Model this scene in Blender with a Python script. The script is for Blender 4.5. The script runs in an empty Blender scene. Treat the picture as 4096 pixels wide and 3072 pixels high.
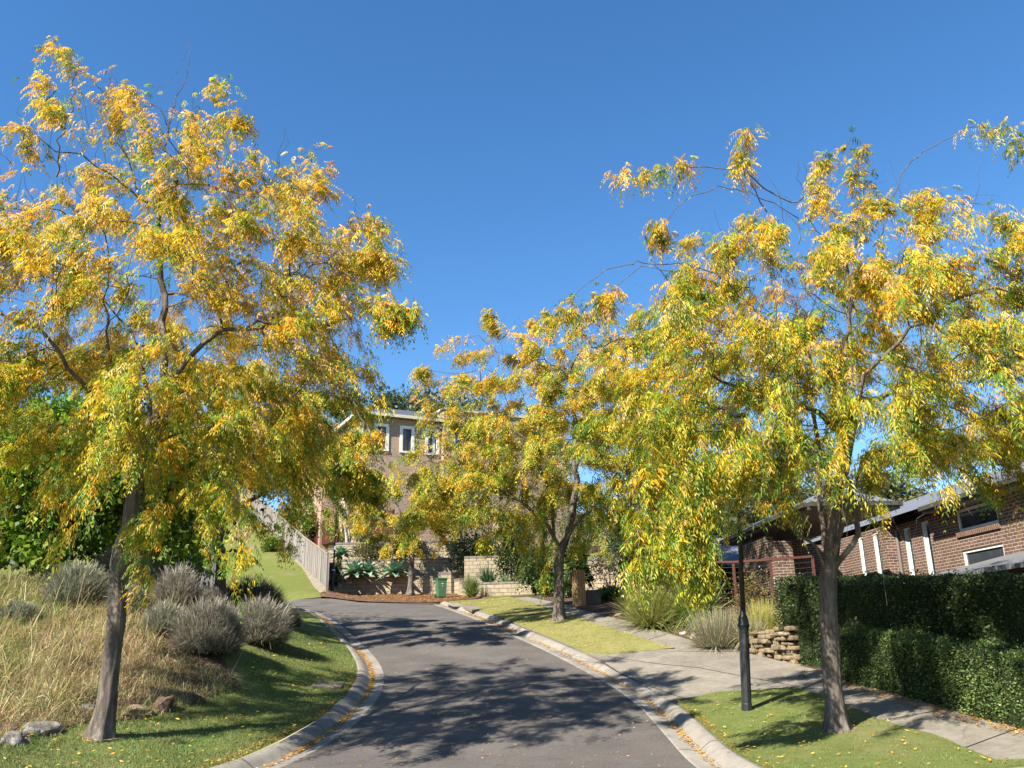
import bpy, bmesh, math, random
import numpy as np
from mathutils import Vector, Matrix, noise
from mathutils.geometry import delaunay_2d_cdt

random.seed(7)
RNG = np.random.default_rng(7)
scene = bpy.context.scene
COL = scene.collection

# ------------------------------------------------------------------ camera
W_, H_, F_ = 1024, 768, 855.0
PITCH, ROLL, CAMH = math.radians(17.0), math.radians(1.05), 1.75
fwd = np.array([0, math.cos(PITCH), math.sin(PITCH)])
up0 = np.array([0, -math.sin(PITCH), math.cos(PITCH)])
rt0 = np.array([1.0, 0, 0])
UP = up0 * math.cos(ROLL) + rt0 * math.sin(ROLL)
RT = rt0 * math.cos(ROLL) - up0 * math.sin(ROLL)
CAM = np.array([0, 0, CAMH])
cam_d = bpy.data.cameras.new("camera")
cam = bpy.data.objects.new("camera", cam_d)
COL.objects.link(cam)
cam_d.sensor_fit = 'HORIZONTAL'
cam_d.sensor_width = 36.0
cam_d.lens = F_ / W_ * 36.0
cam_d.clip_start = 0.05
cam_d.clip_end = 5000
m = Matrix.Identity(4)
for i in range(3):
    m[i][0], m[i][1], m[i][2], m[i][3] = RT[i], UP[i], -fwd[i], CAM[i]
cam.matrix_world = m
scene.camera = cam

# ------------------------------------------------------------------ sky and sun
SUN_EL = math.radians(42.0)
LIGHT_AZ = math.radians(46.0)          # heading the light travels, from +X towards +Y
ld = Vector((math.cos(LIGHT_AZ) * math.cos(SUN_EL), math.sin(LIGHT_AZ) * math.cos(SUN_EL), -math.sin(SUN_EL)))
world = bpy.data.worlds.new("World")
scene.world = world
world.use_nodes = True
wn = world.node_tree
wn.nodes.clear()
wout = wn.nodes.new("ShaderNodeOutputWorld")
wbg = wn.nodes.new("ShaderNodeBackground")
sky = wn.nodes.new("ShaderNodeTexSky")
sky.sky_type = 'NISHITA'
sky.sun_disc = False
sky.sun_elevation = SUN_EL
sky.sun_rotation = math.atan2(-ld.x, -ld.y)
sky.altitude = 200
sky.air_density = 1.0
sky.dust_density = 0.0
sky.ozone_density = 4.0
wbg.inputs[1].default_value = 0.078
hs = wn.nodes.new("ShaderNodeHueSaturation")
hs.inputs['Saturation'].default_value = 1.2
wn.links.new(sky.outputs[0], hs.inputs['Color'])
wn.links.new(hs.outputs[0], wbg.inputs[0])
wn.links.new(wbg.outputs[0], wout.inputs[0])
sun_d = bpy.data.lights.new("sun", 'SUN')
sun_d.energy = 5.0
sun_d.angle = math.radians(0.53)
sun_d.color = (1.0, 0.93, 0.82)
sun = bpy.data.objects.new("sun", sun_d)
COL.objects.link(sun)
sun.location = (-40, -30, 50)
sun.rotation_euler = ld.to_track_quat('-Z', 'Y').to_euler()
vs = scene.view_settings
vs.view_transform = 'Standard'
vs.look = 'None'
vs.gamma = 1.0
vs.exposure = 1.5
scene.render.film_transparent = False
scene.cycles.max_bounces = 7
scene.cycles.diffuse_bounces = 3
scene.cycles.glossy_bounces = 3
scene.cycles.transmission_bounces = 4
scene.cycles.transparent_max_bounces = 4
scene.cycles.caustics_reflective = False
scene.cycles.caustics_refractive = False

# ------------------------------------------------------------------ helpers
WLOC = {}

def ray(u, v):
    d = fwd + (u - 512.0) / F_ * RT + (384.0 - v) / F_ * UP
    return d / np.linalg.norm(d)

def at_y(u, v, Y):
    d = ray(u, v)
    return CAM + d * (Y / d[1])

def tag(o, label=None, cat=None, group=None, kind=None):
    if label: o['label'] = label
    if cat: o['category'] = cat
    if group: o['group'] = group
    if kind: o['kind'] = kind
    return o

def thing(name, label, cat, loc, group=None):
    o = bpy.data.objects.new(name, None)
    o.empty_display_size = 0.2
    COL.objects.link(o)
    o.location = tuple(loc)
    WLOC[o] = np.array(loc, float)
    return tag(o, label, cat, group)

def attach(o, parent, loc):
    COL.objects.link(o)
    if parent is not None:
        o.parent = parent
    WLOC[o] = np.array(loc, float)

def np_mesh(name, V, Fc, mat, parent=None, tint=None, smooth=False, origin=None):
    """V (n,3) world coords, Fc (m,k) int."""
    V = np.asarray(V, np.float32)
    Fc = np.asarray(Fc, np.int32)
    if parent is not None:
        org = WLOC[parent]
    elif origin is not None:
        org = np.asarray(origin, float)
    else:
        org = np.zeros(3)
    me = bpy.data.meshes.new(name)
    k = Fc.shape[1]
    me.vertices.add(len(V))
    me.vertices.foreach_set("co", (V - org.astype(np.float32)).ravel())
    me.loops.add(Fc.size)
    me.loops.foreach_set("vertex_index", Fc.ravel())
    me.polygons.add(len(Fc))
    me.polygons.foreach_set("loop_start", np.arange(0, Fc.size, k, dtype=np.int32))
    if smooth:
        me.polygons.foreach_set("use_smooth", np.ones(len(Fc), bool))
    if tint is not None:
        a = me.attributes.new("tint", 'FLOAT_COLOR', 'POINT')
        c = np.ones((len(V), 4), np.float32)
        c[:, :3] = tint
        a.data.foreach_set("color", c.ravel())
    me.update(calc_edges=True)
    me.materials.append(mat)
    o = bpy.data.objects.new(name, me)
    attach(o, parent, org)
    if parent is None and origin is not None:
        o.location = tuple(org)
    return o

class MB:
    def __init__(s):
        s.v, s.f = [], []
    def add(s, vs, fs):
        b = len(s.v)
        s.v += [tuple(float(c) for c in p) for p in vs]
        s.f += [tuple(b + i for i in f) for f in fs]
        return s
    def box(s, o, ax, ay, az):
        """corner o and three edge vectors"""
        o, ax, ay, az = (np.array(q, float) for q in (o, ax, ay, az))
        P = [o, o + ax, o + ax + ay, o + ay, o + az, o + ax + az, o + ax + ay + az, o + ay + az]
        fs = [(0, 3, 2, 1), (4, 5, 6, 7), (0, 1, 5, 4), (1, 2, 6, 5), (2, 3, 7, 6), (3, 0, 4, 7)]
        if np.dot(np.cross(ax, ay), az) < 0:
            fs = [f[::-1] for f in fs]
        return s.add(P, fs)
    def cbox(s, c, sx, sy, sz, ang=0.0):
        """box centred in plan at c, standing on c.z"""
        ca, sa = math.cos(ang), math.sin(ang)
        ax = np.array([ca, sa, 0]) * sx
        ay = np.array([-sa, ca, 0]) * sy
        return s.box(np.array(c) - ax / 2 - ay / 2, ax, ay, (0, 0, sz))
    def tube(s, pts, rad, n=10, cap=True):
        pts = [np.array(p, float) for p in pts]
        if not hasattr(rad, '__len__'):
            rad = [rad] * len(pts)
        b = len(s.v)
        t0 = pts[1] - pts[0]
        ref = np.array([1.0, 0, 0]) if abs(t0[0]) < .8 * np.linalg.norm(t0) else np.array([0, 1.0, 0])
        for i, p in enumerate(pts):
            t = pts[min(i + 1, len(pts) - 1)] - pts[max(i - 1, 0)]
            t = t / (np.linalg.norm(t) + 1e-9)
            a = ref - t * ref.dot(t); a /= np.linalg.norm(a)
            ref = a
            c = np.cross(t, a)
            for k in range(n):
                th = 2 * math.pi * k / n
                s.v.append(tuple(p + rad[i] * (a * math.cos(th) + c * math.sin(th))))
        for i in range(len(pts) - 1):
            for k in range(n):
                q = b + i * n
                s.f.append((q + k, q + (k + 1) % n, q + n + (k + 1) % n, q + n + k))
        if cap:
            s.f.append(tuple(b + k for k in reversed(range(n))))
            s.f.append(tuple(b + (len(pts) - 1) * n + k for k in range(n)))
        return s
    def lathe(s, base, prof, n=16, square=False):
        """prof list of (r, z)"""
        base = np.array(base, float)
        return s.tube_prof(base, prof, n)
    def tube_prof(s, base, prof, n):
        b = len(s.v)
        off = math.pi / n
        for r, z in prof:
            for k in range(n):
                th = 2 * math.pi * k / n + off
                s.v.append((base[0] + r * math.cos(th), base[1] + r * math.sin(th), base[2] + z))
        for i in range(len(prof) - 1):
            for k in range(n):
                q = b + i * n
                s.f.append((q + k, q + (k + 1) % n, q + n + (k + 1) % n, q + n + k))
        s.f.append(tuple(b + k for k in reversed(range(n))))
        s.f.append(tuple(b + (len(prof) - 1) * n + k for k in range(n)))
        return s
    def build(s, name, mat, parent=None, smooth=False, bevel=0.0, origin=None):
        org = WLOC[parent] if parent is not None else (np.array(origin, float) if origin is not None else np.zeros(3))
        me = bpy.data.meshes.new(name)
        V = np.array(s.v) - org
        me.from_pydata([tuple(p) for p in V], [], s.f)
        me.update()
        uv = me.uv_layers.new(name="UVMap")
        for p in me.polygons:
            n = p.normal
            if abs(n.z) > .85:
                for li in p.loop_indices:
                    q = s.v[me.loops[li].vertex_index]
                    uv.data[li].uv = (q[0], q[1])
            else:
                t = Vector((-n.y, n.x, 0)).normalized()
                for li in p.loop_indices:
                    q = s.v[me.loops[li].vertex_index]
                    uv.data[li].uv = (q[0] * t.x + q[1] * t.y, q[2])
        if smooth:
            for p in me.polygons: p.use_smooth = True
        me.materials.append(mat)
        o = bpy.data.objects.new(name, me)
        attach(o, parent, org)
        if parent is None and origin is not None:
            o.location = tuple(org)
        if bevel > 0:
            mo = o.modifiers.new("bevel", 'BEVEL')
            mo.width = bevel; mo.segments = 2; mo.limit_method = 'ANGLE'
        return o

# ------------------------------------------------------------------ materials
def new_mat(name):
    mt = bpy.data.materials.new(name)
    mt.use_nodes = True
    nt = mt.node_tree
    b = nt.nodes["Principled BSDF"]
    return mt, nt, b

def N(nt, typ, **kw):
    n = nt.nodes.new(typ)
    for k, v in kw.items():
        if k.startswith('i_'):
            n.inputs[k[2:].replace('_', ' ')].default_value = v
        else:
            setattr(n, k, v)
    return n

def ramp(nt, stops, fac=None):
    r = nt.nodes.new("ShaderNodeValToRGB")
    e = r.color_ramp.elements
    while len(e) < len(stops): e.new(0.5)
    for i, (p, c) in enumerate(stops):
        e[i].position = p
        e[i].color = (*c, 1) if len(c) == 3 else c
    if fac is not None: nt.links.new(fac, r.inputs[0])
    return r

def mixc(nt, a, b, fac, mode='MIX'):
    mx = nt.nodes.new("ShaderNodeMix")
    mx.data_type = 'RGBA'; mx.blend_type = mode
    for sock, val in ((mx.inputs[0], fac), (mx.inputs[6], a), (mx.inputs[7], b)):
        if isinstance(val, bpy.types.NodeSocket): nt.links.new(val, sock)
        elif isinstance(val, (int, float)): sock.default_value = val
        else: sock.default_value = (*val, 1)
    return mx.outputs[2]

def noise_tex(nt, scale, detail=4, rough=.55, coord='Object', sc=(1, 1, 1)):
    tc = nt.nodes.new("ShaderNodeTexCoord")
    mp = nt.nodes.new("ShaderNodeMapping")
    mp.inputs['Scale'].default_value = sc
    nt.links.new(tc.outputs[coord], mp.inputs[0])
    n = nt.nodes.new("ShaderNodeTexNoise")
    n.inputs['Scale'].default_value = scale
    n.inputs['Detail'].default_value = detail
    n.inputs['Roughness'].default_value = rough
    nt.links.new(mp.outputs[0], n.inputs['Vector'])
    return n

def add_bump(nt, b, height, strength=.3, dist=.02, prev=None):
    bp = nt.nodes.new("ShaderNodeBump")
    bp.inputs['Strength'].default_value = strength
    bp.inputs['Distance'].default_value = dist
    nt.links.new(height, bp.inputs['Height'])
    if prev is not None: nt.links.new(prev, bp.inputs['Normal'])
    nt.links.new(bp.outputs[0], b.inputs['Normal'])
    return bp.outputs[0]

def mat_plain(name, c, rough=.6, var=.15, scale=6, bump=.0, metal=0.0, spec=.4, bscale=40):
    mt, nt, b = new_mat(name)
    n = noise_tex(nt, scale, 5)
    lo = tuple(x * (1 - var) for x in c); hi = tuple(min(1, x * (1 + var)) for x in c)
    r = ramp(nt, [(.3, lo), (.7, hi)], n.outputs[0])
    nt.links.new(r.outputs[0], b.inputs['Base Color'])
    b.inputs['Roughness'].default_value = rough
    b.inputs['Metallic'].default_value = metal
    b.inputs['Specular IOR Level'].default_value = spec
    if bump > 0:
        n2 = noise_tex(nt, bscale, 4)
        add_bump(nt, b, n2.outputs[0], bump, .01)
    return mt

def mat_leaf(name, trans=.38, rough=.45, spec=.35):
    mt = bpy.data.materials.new(name)
    mt.use_nodes = True
    nt = mt.node_tree
    b = nt.nodes["Principled BSDF"]
    out = nt.nodes["Material Output"]
    at = N(nt, "ShaderNodeAttribute", attribute_name="tint")
    nt.links.new(at.outputs['Color'], b.inputs['Base Color'])
    b.inputs['Roughness'].default_value = rough
    b.inputs['Specular IOR Level'].default_value = spec
    tr = nt.nodes.new("ShaderNodeBsdfTranslucent")
    nt.links.new(at.outputs['Color'], tr.inputs[0])
    mx = nt.nodes.new("ShaderNodeMixShader")
    mx.inputs[0].default_value = trans
    nt.links.new(b.outputs[0], mx.inputs[1])
    nt.links.new(tr.outputs[0], mx.inputs[2])
    nt.links.new(mx.outputs[0], out.inputs[0])
    return mt

M = {}
M['leaf'] = mat_leaf("leaf", .48, .5, .35)
M['blade'] = mat_leaf("blade", .3, .5, .3)
M['gloss_leaf'] = mat_leaf("glossy_leaf", .2, .55, .3)

def m_bark(name, c1, c2, c3):
    mt, nt, b = new_mat(name)
    n1 = noise_tex(nt, 14, 7, .7, sc=(1, 1, .2))
    n2 = noise_tex(nt, 2.2, 3, .5)
    n3 = noise_tex(nt, 38, 4, .6, sc=(1, 1, .35))
    r = ramp(nt, [(.28, c1), (.5, c2), (.75, c3)], n1.outputs[0])
    c = mixc(nt, r.outputs[0], (.62, .62, .56), ramp(nt, [(.6, (0, 0, 0)), (.75, (.28, .28, .28))], n2.outputs[0]).outputs[0])
    nt.links.new(c, b.inputs['Base Color'])
    b.inputs['Roughness'].default_value = .9
    b.inputs['Specular IOR Level'].default_value = .15
    p = add_bump(nt, b, n1.outputs[0], 1.0, .06)
    add_bump(nt, b, n3.outputs[0], .7, .015, p)
    return mt
M['bark'] = m_bark("bark", (.04, .032, .027), (.13, .105, .086), (.26, .22, .185))
M['bark_dark'] = m_bark("bark_dark", (.03, .024, .02), (.085, .065, .052), (.16, .13, .11))
M['bark_pale'] = m_bark("bark_pale", (.16, .13, .11), (.36, .32, .28), (.5, .46, .41))

def m_grass(name, cols, patch=None, patch_amt=.5):
    mt, nt, b = new_mat(name)
    n1 = noise_tex(nt, .55, 4, .6)
    n2 = noise_tex(nt, 55, 5, .7)
    n3 = noise_tex(nt, 5, 5, .65)
    r = ramp(nt, [(.3, cols[0]), (.55, cols[1]), (.78, cols[2])], n3.outputs[0])
    fine = ramp(nt, [(.3, (.55, .55, .55)), (.7, (1.35, 1.35, 1.3))], n2.outputs[0])
    c = mixc(nt, r.outputs[0], fine.outputs[0], 1.0, 'MULTIPLY')
    if patch:
        pr = ramp(nt, [(.52, (0, 0, 0)), (.68, (patch_amt,) * 3)], n1.outputs[0])
        c = mixc(nt, c, patch, pr.outputs[0])
    nt.links.new(c, b.inputs['Base Color'])
    b.inputs['Roughness'].default_value = .95
    b.inputs['Specular IOR Level'].default_value = .1
    add_bump(nt, b, n2.outputs[0], .8, .03)
    return mt
M['lawn'] = m_grass("lawn", [(.10, .125, .034), (.13, .155, .045), (.165, .18, .06)], (.2, .175, .085), .6)
M['lawn_dry'] = m_grass("lawn_dry", [(.17, .175, .055), (.215, .205, .07), (.26, .24, .09)], (.28, .235, .11), .5)
M['lawn_hill'] = m_grass("lawn_hill", [(.10, .125, .03), (.13, .15, .037), (.16, .165, .05)], (.19, .15, .08), .7)
M['soil'] = mat_plain("soil", (.075, .05, .033), .95, .5, 14, .8, spec=.1)
M['soil_dry'] = mat_plain("dry_soil", (.16, .115, .07), .95, .4, 14, .8, spec=.1)
M['field'] = m_grass("field", [(.06, .085, .02), (.085, .105, .028), (.11, .12, .04)])

def m_asphalt():
    mt, nt, b = new_mat("asphalt")
    n1 = noise_tex(nt, 42, 6, .85)
    n2 = noise_tex(nt, .9, 5, .6)
    n3 = noise_tex(nt, 420, 2, .6)
    base = ramp(nt, [(.3, (.05, .045, .042)), (.5, (.094, .085, .078)), (.72, (.17, .155, .142))], n1.outputs[0])
    big = ramp(nt, [(.3, (.74, .74, .75)), (.7, (1.18, 1.16, 1.12))], n2.outputs[0])
    c = mixc(nt, base.outputs[0], big.outputs[0], 1.0, 'MULTIPLY')
    vo = nt.nodes.new("ShaderNodeTexVoronoi"); vo.feature = 'DISTANCE_TO_EDGE'; vo.inputs['Scale'].default_value = .22
    tc = nt.nodes.new("ShaderNodeTexCoord")
    nd = noise_tex(nt, 1.3, 4)
    mxv = nt.nodes.new("ShaderNodeVectorMath"); mxv.operation = 'ADD'
    nt.links.new(tc.outputs['Object'], mxv.inputs[0]); nt.links.new(nd.outputs['Color'], mxv.inputs[1])
    nt.links.new(mxv.outputs[0], vo.inputs['Vector'])
    cr = ramp(nt, [(.0, (.62, .62, .62)), (.0028, (1, 1, 1))], vo.outputs[0])
    c = mixc(nt, c, cr.outputs[0], .7, 'MULTIPLY')
    nt.links.new(c, b.inputs['Base Color'])
    b.inputs['Roughness'].default_value = .85
    b.inputs['Specular IOR Level'].default_value = .25
    add_bump(nt, b, n1.outputs[0], .7, .012)
    return mt
M['asphalt'] = m_asphalt()

def m_concrete(name, c, stain=.5):
    mt, nt, b = new_mat(name)
    n1 = noise_tex(nt, 1.1, 6, .68)
    n2 = noise_tex(nt, 60, 4, .7)
    n3 = noise_tex(nt, 7, 5, .7)
    r = ramp(nt, [(.3, tuple(x * .7 for x in c)), (.55, c), (.75, tuple(x * 1.18 for x in c))], n1.outputs[0])
    s = ramp(nt, [(.35, (.72, .71, .68)), (.6, (1, 1, 1))], n3.outputs[0])
    cc = mixc(nt, r.outputs[0], s.outputs[0], stain, 'MULTIPLY')
    f = ramp(nt, [(.3, (.85, .85, .85)), (.7, (1.12, 1.12, 1.12))], n2.outputs[0])
    cc = mixc(nt, cc, f.outputs[0], 1.0, 'MULTIPLY')
    nt.links.new(cc, b.inputs['Base Color'])
    b.inputs['Roughness'].default_value = .9
    b.inputs['Specular IOR Level'].default_value = .2
    add_bump(nt, b, n2.outputs[0], .3, .006)
    return mt
M['kerb'] = m_concrete("kerb_concrete", (.235, .215, .185))
M['path'] = m_concrete("path_concrete", (.205, .184, .15), .8)
M['slab'] = m_concrete("slab_concrete", (.19, .165, .13), .8)

def m_brick(name, c1, c2, mortar, bw=.24, rh=.086, ms=.008, bias=0.0, bump=.6, accent=None):
    mt, nt, b = new_mat(name)
    tc = nt.nodes.new("ShaderNodeTexCoord")
    br = nt.nodes.new("ShaderNodeTexBrick")
    br.inputs['Color1'].default_value = (*c1, 1)
    br.inputs['Color2'].default_value = (*c2, 1)
    br.inputs['Mortar'].default_value = (*mortar, 1)
    br.inputs['Scale'].default_value = 1.0
    br.inputs['Mortar Size'].default_value = ms
    br.inputs['Mortar Smooth'].default_value = .1
    br.inputs['Bias'].default_value = bias
    br.inputs['Brick Width'].default_value = bw
    br.inputs['Row Height'].default_value = rh
    nt.links.new(tc.outputs['UV'], br.inputs['Vector'])
    n1 = noise_tex(nt, 3.2, 5, .65)
    n2 = noise_tex(nt, 45, 4, .7)
    s = ramp(nt, [(.3, (.75, .75, .75)), (.7, (1.2, 1.2, 1.2))], n1.outputs[0])
    c = mixc(nt, br.outputs[0], s.outputs[0], .8, 'MULTIPLY')
    f = ramp(nt, [(.3, (.8, .8, .8)), (.7, (1.2, 1.2, 1.2))], n2.outputs[0])
    c = mixc(nt, c, f.outputs[0], 1.0, 'MULTIPLY')
    nt.links.new(c, b.inputs['Base Color'])
    b.inputs['Roughness'].default_value = .88
    b.inputs['Specular IOR Level'].default_value = .2
    inv = nt.nodes.new("ShaderNodeMath"); inv.operation = 'SUBTRACT'; inv.inputs[0].default_value = 1.0
    nt.links.new(br.outputs['Fac'], inv.inputs[1])
    p = add_bump(nt, b, inv.outputs[0], bump, .01)
    add_bump(nt, b, n2.outputs[0], .4, .006, p)
    return mt
M['brick'] = m_brick("brown_brick", (.128, .076, .058), (.088, .054, .044), (.36, .29, .22))
M['brick_sill'] = m_brick("sill_brick", (.14, .07, .048), (.1, .052, .038), (.34, .27, .2), bw=.086, rh=.5)
M['brick_tan'] = m_brick("tan_brick", (.33, .215, .15), (.265, .17, .118), (.44, .36, .28))
M['block'] = m_brick("block_wall", (.36, .295, .2), (.29, .235, .16), (.15, .12, .085), bw=.4, rh=.2, ms=.012, bump=.9)
M['block_cap'] = m_brick("block_cap", (.19, .175, .15), (.15, .14, .12), (.08, .075, .07), bw=.4, rh=.3, ms=.012)
M['white'] = mat_plain("white_paint", (.66, .63, .56), .45, .05, 3)
M['cream'] = mat_plain("cream_paint", (.52, .47, .36), .6, .06, 3)
M['render'] = mat_plain("rendered_wall", (.29, .215, .145), .85, .1, 2, .2)
M['gutter'] = mat_plain("grey_gutter", (.055, .051, .046), .45, .1, 3)
M['soffit'] = mat_plain("soffit_board", (.2, .18, .165), .7, .06, 3)
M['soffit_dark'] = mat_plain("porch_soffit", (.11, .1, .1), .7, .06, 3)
M['downpipe'] = mat_plain("downpipe_paint", (.15, .13, .12), .5, .06, 3)

def m_roof(name, c, rib=.2, tile=False):
    mt, nt, b = new_mat(name)
    tc = nt.nodes.new("ShaderNodeTexCoord")
    wv = nt.nodes.new("ShaderNodeTexWave")
    wv.wave_type = 'BANDS'; wv.bands_direction = 'X'
    wv.inputs['Scale'].default_value = .5 / rib
    wv.inputs['Distortion'].default_value = 0
    nt.links.new(tc.outputs['UV'], wv.inputs['Vector'])
    n = noise_tex(nt, 1.3, 4)
    r = ramp(nt, [(.3, tuple(x * .88 for x in c)), (.7, tuple(x * 1.1 for x in c))], n.outputs[0])
    k = ramp(nt, [(.0, (.78, .78, .78)), (.2, (1, 1, 1))], wv.outputs[1])
    nt.links.new(mixc(nt, r.outputs[0], k.outputs[0], 1.0, 'MULTIPLY'), b.inputs['Base Color'])
    b.inputs['Roughness'].default_value = .5
    b.inputs['Specular IOR Level'].default_value = .35
    add_bump(nt, b, wv.outputs[1], .5, .02)
    return mt
M['roof'] = m_roof("metal_roof", (.14, .142, .147))
M['roof_tile'] = m_roof("dark_tile_roof", (.085, .085, .09), .3)

def m_glass(name, c=(.03, .035, .04)):
    mt, nt, b = new_mat(name)
    n = noise_tex(nt, 1.4, 3)
    r = ramp(nt, [(.3, tuple(x * .6 for x in c)), (.7, tuple(x * 1.5 for x in c))], n.outputs[0])
    nt.links.new(r.outputs[0], b.inputs['Base Color'])
    b.inputs['Roughness'].default_value = .06
    b.inputs['Specular IOR Level'].default_value = .7
    return mt
M['glass'] = m_glass("window_glass")
M['glass_blue'] = m_glass("dark_blue_glass", (.028, .03, .05))
M['curtain'] = mat_plain("curtain", (.22, .17, .17), .9, .1, 3)
M['curtain_pale'] = mat_plain("curtain_pale", (.42, .52, .5), .9, .06, 3)

def m_wood(name, c1, c2, c3, plank=.1, horiz=False, contrast=0.0):
    mt, nt, b = new_mat(name)
    tc = nt.nodes.new("ShaderNodeTexCoord")
    mp = nt.nodes.new("ShaderNodeMapping")
    mp.inputs['Scale'].default_value = (.35, 9, 1) if horiz else (9, .35, 1)
    nt.links.new(tc.outputs['UV'], mp.inputs[0])
    n = nt.nodes.new("ShaderNodeTexNoise")
    n.inputs['Scale'].default_value = 1.6; n.inputs['Detail'].default_value = 6; n.inputs['Roughness'].default_value = .65
    nt.links.new(mp.outputs[0], n.inputs['Vector'])
    r = ramp(nt, [(.28, c1), (.5, c2), (.72, c3)], n.outputs[0])
    c = r.outputs[0]
    if contrast:
        sx = nt.nodes.new("ShaderNodeSeparateXYZ"); nt.links.new(tc.outputs['UV'], sx.inputs[0])
        dv = nt.nodes.new("ShaderNodeMath"); dv.operation = 'DIVIDE'; dv.inputs[1].default_value = plank; nt.links.new(sx.outputs[0], dv.inputs[0])
        fl = nt.nodes.new("ShaderNodeMath"); fl.operation = 'FLOOR'; nt.links.new(dv.outputs[0], fl.inputs[0])
        wn_ = nt.nodes.new("ShaderNodeTexWhiteNoise"); wn_.noise_dimensions = '1D'; nt.links.new(fl.outputs[0], wn_.inputs['W'])
        k_ = ramp(nt, [(0, (1 - contrast,) * 3), (1, (1 + contrast,) * 3)], wn_.outputs['Value'])
        c = mixc(nt, c, k_.outputs[0], 1.0, 'MULTIPLY')
    nt.links.new(c, b.inputs['Base Color'])
    b.inputs['Roughness'].default_value = .85
    b.inputs['Specular IOR Level'].default_value = .2
    add_bump(nt, b, n.outputs[0], .5, .008)
    return mt
M['paling'] = m_wood("weathered_palings", (.075, .062, .054), (.2, .175, .155), (.37, .34, .31), plank=.1, contrast=.55)
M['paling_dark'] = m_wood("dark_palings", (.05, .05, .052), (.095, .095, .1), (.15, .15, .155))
M['plinth'] = m_wood("plinth_board", (.15, .12, .09), (.24, .195, .15), (.32, .27, .22), horiz=True)
M['slat'] = m_wood("red_slats", (.045, .013, .01), (.07, .02, .016), (.1, .032, .024), horiz=True)
M['rail'] = m_wood("rail_wood", (.05, .02, .014), (.085, .034, .024), (.13, .055, .037), horiz=True)
M['postbox'] = m_wood("letterbox_timber", (.22, .13, .065), (.34, .215, .115), (.45, .3, .17))
M['beam'] = m_wood("beam_timber", (.16, .12, .075), (.24, .18, .11), (.3, .23, .15), horiz=True)
M['black'] = mat_plain("black_metal", (.018, .018, .02), .42, .2, 8, .12, spec=.5)
M['black_flat'] = mat_plain("dark_opening", (.006, .006, .006), .9, .1, 3)
M['lamp_glass'] = m_glass("lantern_glass", (.17, .19, .19))
M['sticker'] = mat_plain("pale_sticker", (.55, .6, .62), .5, .05, 4)
M['bin'] = mat_plain("green_plastic", (.055, .125, .06), .45, .12, 5)
M['bin_lid'] = mat_plain("dark_green_plastic", (.018, .09, .035), .4, .12, 5)
M['rubber'] = mat_plain("black_rubber", (.02, .02, .02), .7, .1, 5)
M['tank'] = mat_plain("cream_tank", (.5, .4, .25), .6, .06, 3)

def m_rock(name, c1, c2, c3):
    mt, nt, b = new_mat(name)
    n1 = noise_tex(nt, 3.5, 6, .65); n2 = noise_tex(nt, 22, 5, .7)
    r = ramp(nt, [(.3, c1), (.52, c2), (.75, c3)], n1.outputs[0])
    f = ramp(nt, [(.3, (.65, .65, .65)), (.7, (1.3, 1.3, 1.3))], n2.outputs[0])
    nt.links.new(mixc(nt, r.outputs[0], f.outputs[0], 1.0, 'MULTIPLY'), b.inputs['Base Color'])
    b.inputs['Roughness'].default_value = .9
    p = add_bump(nt, b, n1.outputs[0], .7, .06)
    add_bump(nt, b, n2.outputs[0], .7, .02, p)
    return mt
M['rock'] = m_rock("tan_rock", (.06, .036, .02), (.17, .115, .065), (.28, .21, .14))
M['rock_red'] = m_rock("red_brown_rock", (.035, .02, .014), (.095, .052, .036), (.2, .13, .095))
M['rock_grey'] = m_rock("grey_rock", (.05, .045, .04), (.16, .145, .13), (.31, .29, .265))
M['rock_white'] = m_rock("pale_rock", (.35, .32, .28), (.52, .49, .44), (.64, .61, .56))
M['mulch'] = m_rock("leaf_mulch", (.045, .026, .015), (.11, .06, .034), (.19, .105, .055))
M['stone'] = m_rock("stacked_stone", (.08, .055, .032), (.2, .145, .085), (.32, .26, .18))
# ------------------------------------------------------------------ terrain
ZY = np.array([-60, -20, 0, 8, 12.5, 15, 17.5, 20.5, 25, 30, 35, 41.5, 46.5, 52, 60, 75, 100, 140, 400, 3000.])
ZZ = np.array([-.4, -.1, 0, .05, .17, .42, .73, 1.11, 1.83, 2.59, 3.12, 3.70, 4.35, 5.3, 6.6, 9.0, 12.5, 15, 16, 16.])

def _pchip(x, y):
    h = np.diff(x); d = np.diff(y) / h
    mm = np.zeros_like(y)
    for i in range(1, len(x) - 1):
        if d[i - 1] * d[i] > 0:
            w1, w2 = 2 * h[i] + h[i - 1], h[i] + 2 * h[i - 1]
            mm[i] = (w1 + w2) / (w1 / d[i - 1] + w2 / d[i])
    mm[0], mm[-1] = d[0], d[-1]
    def f(q):
        q = np.clip(np.asarray(q, float), x[0], x[-1])
        i = np.clip(np.searchsorted(x, q) - 1, 0, len(x) - 2)
        t = (q - x[i]) / h[i]
        return ((2 * t**3 - 3 * t**2 + 1) * y[i] + (t**3 - 2 * t**2 + t) * h[i] * mm[i]
                + (-2 * t**3 + 3 * t**2) * y[i + 1] + (t**3 - t**2) * h[i] * mm[i + 1])
    return f
zr = _pchip(ZY, ZZ)

def hit(u, v, fn, y0=5.0, y1=120.0):
    """where the sight line through (u,v) meets the height field fn(x,y)"""
    d = ray(u, v)
    ts = np.linspace(y0 / d[1], y1 / d[1], 1600)
    P = CAM[None] + ts[:, None] * d[None]
    g = P[:, 2] - fn(P[:, 0], P[:, 1])
    k = np.where(g < 0)[0]
    if len(k) == 0 or k[0] == 0:
        return P[np.argmin(np.abs(g))]
    i = k[0]
    a = g[i - 1] / (g[i - 1] - g[i])
    return P[i - 1] * (1 - a) + P[i] * a

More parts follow.
